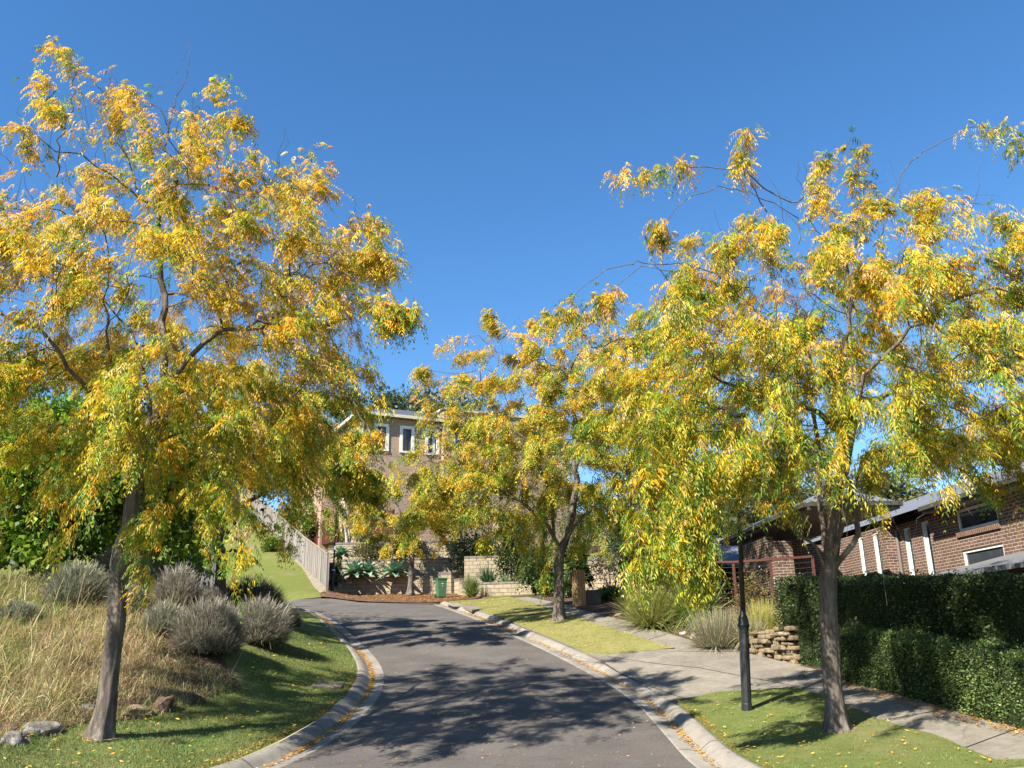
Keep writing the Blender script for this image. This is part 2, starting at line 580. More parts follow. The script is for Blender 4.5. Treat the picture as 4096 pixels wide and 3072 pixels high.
road_fn = lambda x, y: zr(y)
LIPL = [(299.6, 766), (336.9, 739), (363, 720), (378, 703), (385.4, 687), (386.4, 675.6), (382.9, 665.7), (376.7, 657.6),
        (361.7, 643.3), (345.6, 630.3), (330.7, 619.7), (310.8, 609), (296, 602.5)]
LIPR = [(682.8, 768), (666.6, 731), (653.6, 716), (625, 692), (593.2, 672.5), (560.6, 657.5), (540.3, 648.7), (501, 630.4),
        (464.3, 617.5), (452, 611.4), (436, 605), (429, 601.5)]
lipL = np.array([hit(u, v, road_fn) for u, v in LIPL])
lipR = np.array([hit(u, v, road_fn) for u, v in LIPR])

def smooth_curve(P, pre, post, step=.25):
    P = np.vstack([np.array(pre), P[:, :2], np.array(post)])
    for _ in range(2):
        Q = P.copy(); Q[1:-1] = .25 * P[:-2] + .5 * P[1:-1] + .25 * P[2:]; P = Q
    s = np.r_[0, np.cumsum(np.linalg.norm(np.diff(P, axis=0), axis=1))]
    fx, fy = _pchip(s, P[:, 0]), _pchip(s, P[:, 1])
    q = np.arange(0, s[-1], step)
    return np.c_[fx(q), fy(q)]

l0 = lipL[0]; r0 = lipR[0]
LC = smooth_curve(lipL, [(l0[0] - 6.2, -8), (l0[0] - 3.4, 3), (l0[0] - 1.6, l0[1] - 4), (l0[0] - .75, l0[1] - 2)],
                  [(-13.2, 42.6), (-18, 43.6), (-30, 45), (-60, 47)])
RC = smooth_curve(lipR, [(r0[0] + .3, -8), (r0[0] + .5, 3), (r0[0] + .55, r0[1] - 4), (r0[0] + .35, r0[1] - 2)], [(-4.2, 42.0)])

def offset_curve(C, d):
    t = np.gradient(C, axis=0); t /= np.linalg.norm(t, axis=1)[:, None]
    n = np.c_[-t[:, 1], t[:, 0]]
    return C + n * d
KW = .60
LB = offset_curve(LC, KW)      # back of left kerb
RB = offset_curve(RC, -KW)     # back of right kerb
def curve_x(C):
    o = np.argsort(C[:, 1]); y = C[o, 1]; x = C[o, 0]
    return lambda q: np.interp(q, y, x)
xl, xr = curve_x(LB), curve_x(RB)

KH = .12
# residual control points (height above the road profile)
CP = []
for y in (-8, 0, 6, 10, 12.5, 15, 17.5, 20, 22.5, 25, 28, 31, 34, 37, 40, 41.5):
    a, b_ = float(xl(y)), float(xr(y))
    CP += [(a, y, 0), (b_, y, 0), ((a + b_) / 2, y, 0)]
    if y <= 41:
        CP += [(b_ + 1.5, y, .10), (b_ + 3.5, y, .25), (b_ + 6, y, .38)]
for x, y, R_ in [(12, 8, .5), (13, 14, .75), (13, 20, 1.0), (13, 28, 1.1), (16, 36, 1.3), (25, 14, 1.2), (25, 26, 1.8), (30, 40, 2.5),
                 (-6.4, 9, .2), (-5.8, 12.6, .27), (-4.8, 15, .2), (-4.6, 17, .16), (-4.3, 19, .16), (-4.6, 21.5, .18),
                 (-8.0, 12, .6), (-7.6, 15, .75), (-6.3, 17.8, .85), (-7.5, 20, 1.45), (-5.9, 20.3, .7), (-6.8, 24.0, .85), (-9.6, 22, 1.75), (-8.2, 27, .7), (-9, 31, .5),
                 (-10.5, 13, 1.1), (-10.5, 17, 1.5), (-10.5, 25, 1.6), (-14, 14, 1.8), (-14, 20, 2.2), (-15, 26, 1.6),
                 (-20, 14, 2.1), (-20, 22, 2.2), (-12.5, 32, .8), (-16, 36, 1.0), (-22, 32, 1.8), (-35, 20, 3.0), (-35, 34, 2.8),
                 (-12, 39, .25), (-16, 41, .2), (-11.6, 43.6, 0), (-20, 45.5, .3), (-35, 46, 1.2), (-60, 48, 3.5),
                 (0, 44, .1), (8, 44, .8), (15, 46, 1.6), (30, 50, 2.5), (-5, 48, .1), (5, 50, 1.0), (0, 58, 1.8), (-8, 58, 1.6),
                 (15, 60, 2.5), (30, 70, 3), (0, 80, 2), (40, 30, 3.0), (60, 60, 3), (55, 10, 3), (-60, 10, 4), (-60, 80, 5), (60, 90, 3)]:
    CP.append((x, y, R_))
for u, v, Y in [(326, 590.5, 44.0), (301.5, 567, 51.5), (277, 540.8, 60.0), (256, 518, 71.0), (232, 560, 55), (250, 575, 49), (285, 590, 45.5)]:
    p = at_y(u, v, Y)
    CP.append((p[0], p[1], p[2] - KH - float(zr(p[1]))))
for u, v, Y in [(345, 594, 46.6), (390, 594, 46.6), (430, 594.5, 46.4), (340, 596, 44.7), (400, 597, 44.2), (372, 596.5, 44.4), (441, 598.2, 44.0), (472, 597, 42.0)]:
    p = at_y(u, v, Y)
    CP.append((p[0], p[1], p[2] - KH - .02 - float(zr(p[1]))))
CP = np.array(CP)
def _phi(r2): return .5 * r2 * np.log(r2 + 1e-9)
def _tps():
    n = len(CP)
    d2 = ((CP[:, None, :2] - CP[None, :, :2]) ** 2).sum(-1)
    A = np.zeros((n + 3, n + 3))
    A[:n, :n] = _phi(d2) + np.eye(n) * .25
    Pm = np.c_[np.ones(n), CP[:, :2]]
    A[:n, n:] = Pm; A[n:, :n] = Pm.T
    return np.linalg.solve(A, np.r_[CP[:, 2], 0, 0, 0])
TW = _tps()
def resid(x, y):
    x, y = np.broadcast_arrays(np.asarray(x, float), np.asarray(y, float))
    q = np.stack([np.clip(x.ravel(), -70, 65), np.clip(y.ravel(), -10, 95)], 1)
    out = np.empty(len(q))
    for i in range(0, len(q), 20000):
        s = q[i:i + 20000]
        d2 = ((s[:, None] - CP[None, :, :2]) ** 2).sum(-1)
        out[i:i + 20000] = _phi(d2) @ TW[:-3] + TW[-3] + s @ TW[-2:]
    return out.reshape(x.shape)
def drive_dip(x, y):
    return -.085 * np.exp(-((y - 18.6) / 2.2) ** 4) * np.clip(1 - (x - xr(y)) / 1.3, 0, 1)
def H(x, y):
    x = np.asarray(x, float); y = np.asarray(y, float)
    return zr(y) + KH + resid(x, y) + np.where(x > xr(y) - .3, drive_dip(x, y) * (x < xr(y) + 2), 0) * (y > 14) * (y < 24)
def G(u, v, y0=5., y1=110.):
    return hit(u, v, H, y0, y1)

def grid_mesh(name, X, Y, Z, mat, kind='structure', flip=False):
    a, b_ = X.shape
    V = np.stack([X, Y, Z], -1).reshape(-1, 3)
    i = np.arange(a * b_).reshape(a, b_)
    Q = np.stack([i[:-1, :-1], i[:-1, 1:], i[1:, 1:], i[1:, :-1]], -1).reshape(-1, 4)
    if flip: Q = Q[:, ::-1]
    o = np_mesh(name, V, Q, mat, smooth=True)
    if kind: o['kind'] = kind
    return o

far_edge = lambda x: np.interp(x, [-60, -30, -20, -11.6, -3.6, 400], [50., 46.8, 45.4, 43.6, 41.3, 41.3])
# lawn and banks on the left of the kerb
ys = np.r_[np.arange(-12, 8, 1.0), np.arange(8, 40, .25)]
tt = np.r_[0, .05, np.geomspace(.2, 5, 26), np.linspace(5.3, 22, 50), np.geomspace(23, 400, 24)]
ybar = LB[:, 1]
rows = [np.array([np.interp(y, LB[:, 1], LB[:, 0]), y]) for y in ys] + [q for q in LB if q[1] > 40]
rows = np.array(rows)
Xg = rows[:, 0][:, None] - tt[None]
Yg = np.repeat(rows[:, 1][:, None], len(tt), 1)
rough = lambda x, y: .018 * np.sin(x * 3.1 + 1.3 * np.sin(y * 2.3)) * np.sin(y * 2.7)
g1 = grid_mesh('ground', Xg, Yg, H(Xg, Yg) + rough(Xg, Yg) * np.clip(tt, 0, 1)[None], M['lawn'], flip=True)
# everything right of the right kerb
ys = np.r_[np.arange(-12, 8, 1.0), np.arange(8, 41.3, .3), 41.4]
tt = np.r_[0, .05, np.linspace(.3, 14, 46), np.geomspace(15, 400, 24)]
Xg = xr(ys)[:, None] + tt[None]
Yg = np.repeat(ys[:, None], len(tt), 1)
Xg[:, -1] = 420
grid_mesh('ground', Xg, Yg, H(Xg, Yg) - .03, M['soil'])
# ground beyond the end of the road
xs = np.r_[np.geomspace(-420, -62, 12), np.arange(-60, 32, .8), np.geomspace(33, 420, 20)]
ss = np.r_[0, .05, np.linspace(.6, 40, 60), np.geomspace(42, 2500, 22)]
Xg = np.repeat(xs[:, None], len(ss), 1)
Yg = far_edge(xs)[:, None] + ss[None]
grid_mesh('hill', Xg, Yg, H(Xg, Yg) - KH * np.clip(1 - ss / .4, 0, 1)[None], M['lawn_hill'], flip=True)

# road
ys = np.r_[np.arange(-12, 8, 1.0), np.arange(8, 41, .3)]
def x_at(C, y): return np.interp(y, C[:, 1], C[:, 0])
rows = [(np.linspace(x_at(LC, y) - .05, x_at(RC, y) + .05, 14), np.full(14, y)) for y in ys]
Xg = np.array([r[0] for r in rows]); Yg = np.array([r[1] for r in rows])
cr = np.linspace(-1, 1, 14)
grid_mesh('road', Xg, Yg, zr(Yg) + .03 * (1 - cr ** 2)[None], M['asphalt'])
k = LC[LC[:, 1] > 40.7]
tfar = np.linspace(0, 1, 8)
pts = [(q, np.array([max(q[0] + 1.0, -3.6 - (x_at(RC, 41.2) + 3.6) * 0), far_edge(q[0] + 1.0)])) for q in k]
Lx = np.r_[k[:, 0]]; lowx = np.r_[x_at(RC, 40.7) + .05, -5.5, -7.5, -9, k[:, 0]]; lowy = np.r_[[40.7] * 4, k[:, 1]]
upx = np.r_[-3.4, -5.5, -7.5, -9, k[:, 0]]; upy = far_edge(upx) + .05
Xg = lowx[:, None] * (1 - tfar) + upx[:, None] * tfar
Yg = lowy[:, None] * (1 - tfar) + upy[:, None] * tfar
base_add = .03 * (1 - tfar) ** 2
rz = zr(Yg) + np.where(Yg > 41, (resid(Xg, Yg)) * np.clip((Yg - 41) / 2, 0, 1), 0) + .02
grid_mesh('road', Xg, Yg, rz, M['asphalt'])

# kerbs
def kerb(name, C, side, hfac):
    prof = [(-.02, -.02), (0, .012), (.02, .014), (.26, -.012), (.30, -.01), (.34, .012), (.40, .062), (.46, .1), (.52, .12), (.57, .124), (KW, .122), (KW + .01, .02), (KW + .02, -.12)]
    t = np.gradient(C, axis=0); t /= np.linalg.norm(t, axis=1)[:, None]
    n = np.c_[-t[:, 1], t[:, 0]] * side
    X, Y, Z = [], [], []
    for d, h in prof:
        p = C + n * d
        X.append(p[:, 0]); Y.append(p[:, 1])
        hh = h if h <= .014 else .012 + (h - .012) * hfac(C[:, 1])
        Z.append(zr(C[:, 1]) + hh + 0 * p[:, 0])
    X, Y, Z = (np.array(q).T for q in (X, Y, Z))
    grid_mesh(name, X, Y, Z, M['kerb'], flip=side > 0)
kerb('kerb', LC[LC[:, 1] < 45], 1, lambda y: np.ones_like(y))
kerb('kerb', RC, -1, lambda y: 1 - .72 * np.exp(-((y - 18.6) / 2.2) ** 4))

def kerb_joints(C, side, step, hf):
    prof = [(0, .012), (.02, .014), (.26, -.012), (.30, -.01), (.34, .012), (.40, .062), (.46, .1), (.52, .12), (.57, .124), (KW, .122)]
    t = np.gradient(C, axis=0); t /= np.linalg.norm(t, axis=1)[:, None]
    n = np.c_[-t[:, 1], t[:, 0]] * side
    mb = MB()
    for i in range(6, len(C) - 4, step):
        if C[i, 1] < 9 or C[i, 1] > 40: continue
        q = []
        for d, h in prof:
            hh = h if h <= .014 else .012 + (h - .012) * hf(C[i, 1])
            for w in (-.007, .007):
                p = C[i] + n[i] * d + t[i] * w
                q.append((p[0], p[1], float(zr(p[1])) + hh + .0035))
        mb.add(q, [(2 * k, 2 * k + 1, 2 * k + 3, 2 * k + 2) for k in range(len(prof) - 1)])
    tag(mb.build('kerb_joint', M['black_flat']), kind='structure')
kerb_joints(LC, 1, 10, lambda y: 1.0)
kerb_joints(RC, -1, 10, lambda y: 1 - .72 * math.exp(-((y - 18.6) / 2.2) ** 4))
# draped patches
def patch(name, poly, mat, lift, h=.3, kind='structure', mats=None, skirt=.06):
    """poly (n,2) world outline, triangulated and laid on the ground"""
    poly = np.array(poly, float)
    P = []
    for a, b_ in zip(poly, np.roll(poly, -1, 0)):
        n = max(1, int(np.linalg.norm(b_ - a) / h))
        for i in range(n):
            P.append(a + (b_ - a) * i / n)
    P = np.array(P); nb = len(P)
    mn, mx = P.min(0), P.max(0)
    gx, gy = np.meshgrid(np.arange(mn[0] + h / 2, mx[0], h), np.arange(mn[1] + h / 2, mx[1], h))
    q = np.c_[gx.ravel(), gy.ravel()]
    q = q[inside(q, P)]
    d = np.sqrt(((q[:, None] - P[None]) ** 2).sum(-1)).min(1) if len(q) else np.zeros(0)
    q = q[d > h * .45]
    A = np.vstack([P, q])
    res = delaunay_2d_cdt([Vector(a) for a in A], [(i, (i + 1) % nb) for i in range(nb)], [], 1, 1e-4)
    V2 = np.array([tuple(a) for a in res[0]])
    Fc = [f for f in res[2] if len(f) == 3]
    Z = H(V2[:, 0], V2[:, 1]) + lift
    V = np.c_[V2, Z]
    Fc = np.array(Fc)
    nrm = np.cross(V[Fc[:, 1]] - V[Fc[:, 0]], V[Fc[:, 2]] - V[Fc[:, 0]])
    Fc[nrm[:, 2] < 0] = Fc[nrm[:, 2] < 0][:, ::-1]
    # skirt
    e = [(i, (i + 1) % nb) for i in range(nb)]
    Pz = H(P[:, 0], P[:, 1]) + lift
    b0 = len(V)
    V = np.vstack([V, np.c_[P, Pz], np.c_[P, Pz - skirt]])
    sk = []
    for i, j in e:
        sk += [(b0 + i, b0 + j, b0 + nb + j), (b0 + i, b0 + nb + j, b0 + nb + i)]
    Fc = np.vstack([Fc, np.array(sk)])
    o = np_mesh(name, V, Fc, mat)
    if kind: o['kind'] = kind
    return o
def inside(q, P):
    x, y = q[:, 0], q[:, 1]
    r = np.zeros(len(q), bool)
    for a, b_ in zip(P, np.roll(P, -1, 0)):
        c = ((a[1] > y) != (b_[1] > y))
        xi = (b_[0] - a[0]) * (y - a[1]) / (b_[1] - a[1] + 1e-12) + a[0]
        r ^= c & (x < xi)
    return r
g2 = lambda L: np.array([G(u, v)[:2] for u, v in L])

path_far = g2([(526.7, 596.8), (555, 602.5), (585, 611), (628.5, 621.5), (658, 630), (697, 642), (739.6, 651), (775.7, 659.6), (818, 670), (844, 680), (936, 705), (1024, 729)])
path_far = np.vstack([path_far, [(9.4, 12.0), (10.2, 8.0)]])
ymin, ymax = 8.0, 41.0
yb = np.arange(ymin, ymax, .5)
conc = np.vstack([np.c_[xr(yb) + .012, yb], path_far])
patch('footpath', conc, M['path'], .0, .5)
isl = np.vstack([g2([(997, 762), (974, 753), (934, 735.7), (878, 720), (840, 703), (806, 691), (793, 688.3), (760, 691), (715, 693.5), (682, 700.5)])])
ya = isl[-1][1]
isl_k = np.array([(xr(y) + .015, y) for y in np.arange(ya - .25, 10.2, -.3)])
isl = np.vstack([isl, isl_k, [(isl[0][0] + .9, 10.2)]])
lawn_island = patch('lawn', isl, M['lawn'], .025, .25)
mid = np.vstack([g2([(509, 597.3), (552.5, 610.7), (564.7, 613.5), (578.3, 617.5), (619, 631.8), (675, 648.7), (640, 651.5), (606.8, 654.8), (585, 653)])])
ya = mid[-1][1]
mid_k = np.array([(xr(y) + .015, y) for y in np.arange(ya + .25, 40.6, .3)])
mid = np.vstack([mid, mid_k])
lawn_verge = patch('lawn', mid, M['lawn_dry'], .025, .3)
# left hill lawn strip is part of the hill; mulch below the terrace walls
mul = np.vstack([np.array([(x, far_edge(x) - .12) for x in np.linspace(-9.6, -1.8, 12)]), [(-1.2, 43.0), (-2.2, 46.9), (-9.6, 46.9)]])
patch('garden_bed', mul, M['mulch'], .02, .4)
# dark joints scored across the footpath slabs
mb = MB()
def joint(p, q, w=.018):
    p, q = np.array(p), np.array(q)
    n = 8
    t = (q - p) / np.linalg.norm(q - p); s_ = np.array([-t[1], t[0]]) * w / 2
    L = [p + (q - p) * i / n for i in range(n + 1)]
    vs_, fs = [], []
    for a in L:
        for c in (a - s_, a + s_):
            vs_.append((c[0], c[1], float(H(c[0], c[1])) + .006))
    for i in range(n):
        fs.append((2 * i, 2 * i + 2, 2 * i + 3, 2 * i + 1))
    mb.add(vs_, fs)
for L in [[(558, 652), (605, 664)], [(605, 664), (690, 700)], [(606, 656), (700, 668)], [(700, 668), (810, 689)], [(640, 651), (745, 652)],
          [(628, 622), (600, 628)], [(670, 633), (645, 641)], [(568, 606.5), (545, 610)], [(880, 690), (822, 699)], [(950, 709), (885, 720)], [(1020, 728), (965, 748)]]:
    a, b_ = g2(L)
    joint(a, b_)
tag(mb.build('footpath_joint', M['black_flat']), kind='structure')
# ------------------------------------------------------------------ foliage generators
def jitter_cols(pal, w, n, var=.16):
    pal = np.array(pal); w = np.array(w, float); w /= w.sum()
    c = pal[RNG.choice(len(pal), n, p=w)]
    return np.clip(c * (1 + RNG.normal(0, var, (n, 1))) * (1 + RNG.normal(0, var * .3, (n, 3))), .004, .95)

def unit(a): return a / (np.linalg.norm(a, axis=-1, keepdims=True) + 1e-9)

def leaf_quads(P, out, size, ratio=.55, up_bias=.35, cols=None, droop=0.2):
    """diamond leaves at P pointing roughly along out"""
    n = len(P)
    d = unit(out + RNG.normal(0, .7, (n, 3)) - np.array([0, 0, droop]))
    nr = unit(np.cross(d, unit(RNG.normal(0, 1, (n, 3)))) + np.array([0, 0, up_bias]))
    s = unit(np.cross(d, nr))
    nr = np.cross(s, d)
    L = (size * RNG.uniform(.65, 1.3, n))[:, None]
    w = L * ratio * .5
    V = np.stack([P, P + d * L * .45 + s * w + nr * L * .06, P + d * L, P + d * L * .45 - s * w + nr * L * .06], 1).reshape(-1, 3)
    Fc = np.arange(4 * n).reshape(n, 4)
    T = np.repeat(cols, 4, 0) if cols is not None else None
    return V, Fc, T

def cluster_points(c, R, n, k=40, shell=.75, sig=.2, squash=None, seed=None):
    """lumpy crown: k clumps on an uneven shell, gaussian leaves about each"""
    rg = np.random.default_rng(seed) if seed is not None else RNG
    c = np.array(c, float); R = np.array(R, float)
    d = unit(rg.normal(0, 1, (k, 3)))
    d[:, 2] = np.where(d[:, 2] < -.55, -d[:, 2], d[:, 2])
    rad = shell + rg.uniform(-.35, .28, k)
    cc = d * rad[:, None]
    w = rg.uniform(.4, 1.4, k); w /= w.sum()
    i = rg.choice(k, n, p=w)
    sg = (sig * rg.uniform(.6, 1.3, k))[i]
    p = cc[i] + np.clip(rg.normal(0, 1, (n, 3)), -1.7, 1.7) * sg[:, None]
    return c + p * R, unit(p * R + cc[i] * R), i

def bush(name, label, cat, base, R, n, leaf, pal, w, k=40, stem='bark_dark', group=None, mat='leaf', stems=5, shell=.72, sig=.2, lift=None, ratio=.55, droop=.2, seed=None, crown_name='foliage', trunk=None, clump_var=.18):
    base = np.array(base, float)
    t = thing(name, label, cat, base, group)
    R = np.array(R, float)
    cz = R[2] * .86 if lift is None else lift
    P, out, ci = cluster_points(base + [0, 0, cz], R, n, k, shell, sig, seed=seed)
    keep = P[:, 2] > base[2] + .02
    P, out, ci = P[keep], out[keep], ci[keep]
    cv = np.exp(RNG.normal(0, clump_var, k))[ci][:, None]
    V, Fc, T = leaf_quads(P, out, leaf, ratio, cols=np.clip(jitter_cols(pal, w, len(P)) * cv, .003, .9), droop=droop)
    np_mesh(crown_name, V, Fc, M[mat], t, T)
    mb = MB()
    r0 = trunk if trunk else max(.015, R[0] * .03)
    for i in range(stems):
        a = random.uniform(0, 6.28)
        tip = base + np.array([math.cos(a) * R[0] * .6, math.sin(a) * R[1] * .6, cz + R[2] * random.uniform(-.1, .5)])
        if trunk:
            md = base + np.array([random.uniform(-.1, .1), random.uniform(-.1, .1), cz * random.uniform(.35, .55)])
            mb.tube([base - [0, 0, .1], md, (md + tip) / 2 + [0, 0, R[2] * .12], tip], [r0, r0 * .75, r0 * .4, r0 * .12], 7)
        else:
            mb.tube([base + np.array([random.uniform(-.2, .2) * R[0], random.uniform(-.2, .2) * R[1], -.05]), (base + tip) / 2 + [0, 0, .1], tip], [r0, r0 * .6, r0 * .2], 5)
    mb.build('trunk' if trunk else 'stem', M[stem], t, smooth=True)
    return t

def strips(P, D, L, width, droop, segs=3, cols=None, tip=.15, curl=None):
    """curved tapering blades. P,D (n,3), L,droop,width (n,)"""
    n = len(P)
    D = unit(D)
    side = unit(np.cross(D, np.array([0, 0, 1.0])) + RNG.normal(0, .25, (n, 3)))
    rows = []
    for i in range(segs + 1):
        s = i / segs
        c = P + D * (L * s)[:, None] - np.array([0, 0, 1.0]) * (droop * L * s * s)[:, None]
        if curl is not None: c = c + curl * (s * s)
        w = width * (1 - (1 - tip) * s ** 1.5) * .5
        rows += [c - side * w[:, None], c + side * w[:, None]]
    V = np.stack(rows, 1)
    k = 2 * (segs + 1)
    base = np.arange(n)[:, None] * k
    Fc = np.concatenate([base + np.array([2 * i, 2 * i + 1, 2 * i + 3, 2 * i + 2]) for i in range(segs)], 1).reshape(-1, 4)
    return V.reshape(-1, 3), Fc, (np.repeat(cols, k, 0) if cols is not None else None)

def merge(parts):
    V, Fc, T, b = [], [], [], 0
    for v, f, t in parts:
        V.append(v); Fc.append(f + b); T.append(t); b += len(v)
    return np.vstack(V), np.vstack(Fc), np.vstack(T)

def tussock(name, label, base, n, L, spread, width, pal, w, group=None, droop=.55, cat='grass tuft', rad=.15, flop=1.0):
    base = np.array(base, float)
    t = thing(name, label, cat, base, group)
    a = RNG.uniform(0, 2 * np.pi, n)
    e = np.abs(RNG.normal(0, spread, n))
    D = np.c_[np.cos(a) * np.sin(e), np.sin(a) * np.sin(e), np.cos(e)]
    r = rad * np.sqrt(RNG.uniform(0, 1, n))
    P = base + np.c_[np.cos(a) * r, np.sin(a) * r, np.zeros(n)]
    LL = L * RNG.uniform(.6, 1.1, n)
    V, Fc, T = strips(P, D, LL, np.full(n, width), droop * RNG.uniform(.5, 1.5, n) * np.clip(e, .15, 1.2) * flop, 4, jitter_cols(pal, w, n))
    np_mesh('blades', V, Fc, M['blade'], t, T)
    return t

# ------------------------------------------------------------------ trees grown limb by limb
def grow(polys, attr, step=.26, infl=2.2, kill=.5, jit=.24, maxn=8500, up=0.0, seed=1):
    rg = np.random.default_rng(seed)
    pos = np.zeros((maxn + 400, 3)); par = np.full(maxn + 400, -1); n = 0
    ends = []
    for pl, parent in polys:
        pl = [np.array(p, float) for p in pl]
        last = -1 if parent is None else ends[parent]
        first = True
        for a, b_ in zip(pl[:-1], pl[1:]):
            k = max(1, int(np.linalg.norm(b_ - a) / step))
            for i in range(k + 1):
                if i == 0 and (not first or last >= 0):
                    continue
                pos[n] = a + (b_ - a) * i / k + rg.normal(0, .03, 3) * (n > 6)
                par[n] = last; last = n; n += 1
            first = False
        ends.append(last)
    A = attr.copy(); alive = np.ones(len(A), bool)
    nd = np.full(len(A), 1e9); ni = np.zeros(len(A), int)
    def upd(i0, i1):
        for s in range(i0, i1, 400):
            e = min(i1, s + 400)
            d = np.sqrt(((A[:, None] - pos[None, s:e]) ** 2).sum(-1))
            j = d.argmin(1); dm = d[np.arange(len(A)), j]
            b_ = dm < nd
            nd[b_] = dm[b_]; ni[b_] = j[b_] + s
    upd(0, n)
    kids = {}
    for it in range(160):
        act = alive & (nd < (infl if it > 25 else infl * 2.2))
        if not act.any() or n > maxn - 5: break
        S = {}
        dirs = unit(A[act] - pos[ni[act]])
        for i, d in zip(ni[act], dirs):
            S[i] = S.get(i, 0) + d
        n0 = n
        for i, d in S.items():
            d = d / (np.linalg.norm(d) + 1e-9) + rg.normal(0, jit, 3) + np.array([0, 0, up])
            d /= np.linalg.norm(d)
            if any(np.dot(d, k) > .93 for k in kids.get(i, ())) : 
                continue
            if len(kids.get(i, ())) > 2: continue
            kids.setdefault(i, []).append(d)
            pos[n] = pos[i] + d * step; par[n] = i; n += 1
            if n >= maxn: break
        if n == n0: break
        upd(n0, n)
        alive &= nd > kill
    return pos[:n].copy(), par[:n].copy()

def radii(pos, par, r_tip, r_base, ex=2.3):
    n = len(pos)
    acc = np.zeros(n); ch = np.zeros(n, int)
    r = np.zeros(n)
    for i in range(n - 1, -1, -1):
        r[i] = r_tip if ch[i] == 0 else acc[i] ** (1 / ex)
        if par[i] >= 0:
            acc[par[i]] += r[i] ** ex; ch[par[i]] += 1
    rm = r[0]
    f = np.log(r / r_tip) / np.log(rm / r_tip)
    return r_tip * (r_base / r_tip) ** (f ** 1.15), ch

def limb_mesh(name, pos, par, r, mat, parent, ground=None, extra=None, flare=.75, rough=.085, trunk_n=34):
    n = len(pos)
    kids = [[] for _ in range(n)]
    for i in range(n):
        if par[i] >= 0: kids[par[i]].append(i)
    main = [max(k, key=lambda c: r[c]) if k else -1 for k in kids]
    chains = []
    starts = [i for i in range(n) if par[i] < 0]
    for i in range(n):
        for c in kids[i]:
            if c != main[i]: starts.append(c)
    for s in starts:
        ch = [s]
        while main[ch[-1]] >= 0: ch.append(main[ch[-1]])
        pts = [pos[c] for c in ch]; rr = [r[c] for c in ch]
        if par[s] >= 0:
            pts = [pos[par[s]]] + pts; rr = [min(r[par[s]] * .9, rr[0] * 1.25)] + rr
        chains.append((np.array(pts), np.array(rr), par[s] < 0))
    if extra: chains += [(np.array(a), np.array(b_), False) for a, b_ in extra]
    V, Q = [], []
    nb = 0
    for pts, rr, root in chains:
        if len(pts) < 2: continue
        k = trunk_n if root else (9 if rr[0] > .05 else 6 if rr[0] > .02 else 4 if rr[0] > .009 else 3)
        if root:                     # finer rings along the trunk
            s = np.arange(len(pts)); q = np.arange(0, len(pts) - 1 + 1e-6, .15)
            pts = np.stack([np.interp(q, s, pts[:, j]) for j in range(3)], 1); rr = np.interp(q, s, rr)
        ref = np.array([1.0, .1, 0])
        for i in range(len(pts)):
            t = pts[min(i + 1, len(pts) - 1)] - pts[max(i - 1, 0)]
            t = t / (np.linalg.norm(t) + 1e-9)
            a = ref - t * ref.dot(t)
            if np.linalg.norm(a) < .05: a = np.array([0, 1.0, 0]) - t * t[1]
            a /= np.linalg.norm(a); ref = a
            c = np.cross(t, a)
            th = np.arange(k) * 2 * np.pi / k
            R = np.full(k, rr[i])
            if root:
                h = pts[i][2] - pts[0][2]
                R = R * (1 + flare * math.exp(-max(h - .1, 0) / .22) * (1 + .3 * np.cos(th * 5 + .7)))
                R = R * (1 + rough * np.array([noise.noise((math.cos(x) * 2.2, math.sin(x) * 2.2, h * 1.1)) for x in th])
                         + rough * .9 * np.array([noise.noise((math.cos(x) * 5, math.sin(x) * 5, h * 2.2 + 9)) for x in th])
                         + rough * .7 * np.array([noise.noise((math.cos(x) * 13, math.sin(x) * 13, h * 4.5 + 5)) for x in th]))
            V.append(pts[i] + R[:, None] * (np.cos(th)[:, None] * a + np.sin(th)[:, None] * c))
        m_ = len(pts)
        idx = nb + np.arange(m_ * k).reshape(m_, k)
        Q.append(np.stack([idx[:-1], np.roll(idx, -1, 1)[:-1], np.roll(idx, -1, 1)[1:], idx[1:]], -1).reshape(-1, 4))
        nb += m_ * k
    return np_mesh(name, np.vstack(V), np.vstack(Q), mat, parent, smooth=True)

def fronds(B, D, L, pairs, lw, ll, cA, cB, droop):
    """feathery compound leaves: B base, D heading, each a drooping row of paired leaflets"""
    n = len(B)
    D = unit(D)
    side = unit(np.cross(D, np.array([0, 0, 1.0])) + RNG.normal(0, .35, (n, 3)))
    Vs, Ts = [], []
    for j in range(pairs):
        s = (j + .7) / pairs
        env = math.sin(math.pi * min(1, .18 + .78 * s)) ** .6
        c = B + D * (L * s)[:, None] - np.array([0, 0, 1.0]) * (L * droop * s * s)[:, None]
        tg = unit(D - np.array([0, 0, 2.0]) * (droop * s)[:, None])
        for sg in (-1, 1):
            o = unit(side * sg * .75 + tg * .6 - np.array([0, 0, .45]) + RNG.normal(0, .1, (n, 3)))
            q = unit(tg - o * (tg * o).sum(1, keepdims=True) + side * .5 + RNG.normal(0, .15, (n, 3)))
            q = unit(q - o * (q * o).sum(1, keepdims=True))
            l = (ll * env * RNG.uniform(.75, 1.2, n))[:, None]
            w = (lw * RNG.uniform(.75, 1.2, n))[:, None]
            m1 = c + o * l * .4; o2 = unit(o - np.array([0, 0, .55]))
            m2 = m1 + o2 * l * .6
            Vs.append(np.stack([c, m1 + q * w, m2, m1 - q * w], 1))
            m_ = np.clip(s + RNG.normal(0, .15, n), 0, 1)[:, None]
            Ts.append(cA * (1 - m_) + cB * m_)
    V = np.stack(Vs, 1).reshape(-1, 3)
    T = np.repeat(np.stack(Ts, 1).reshape(-1, 3), 4, 0)
    return V, np.arange(len(V)).reshape(-1, 4), T

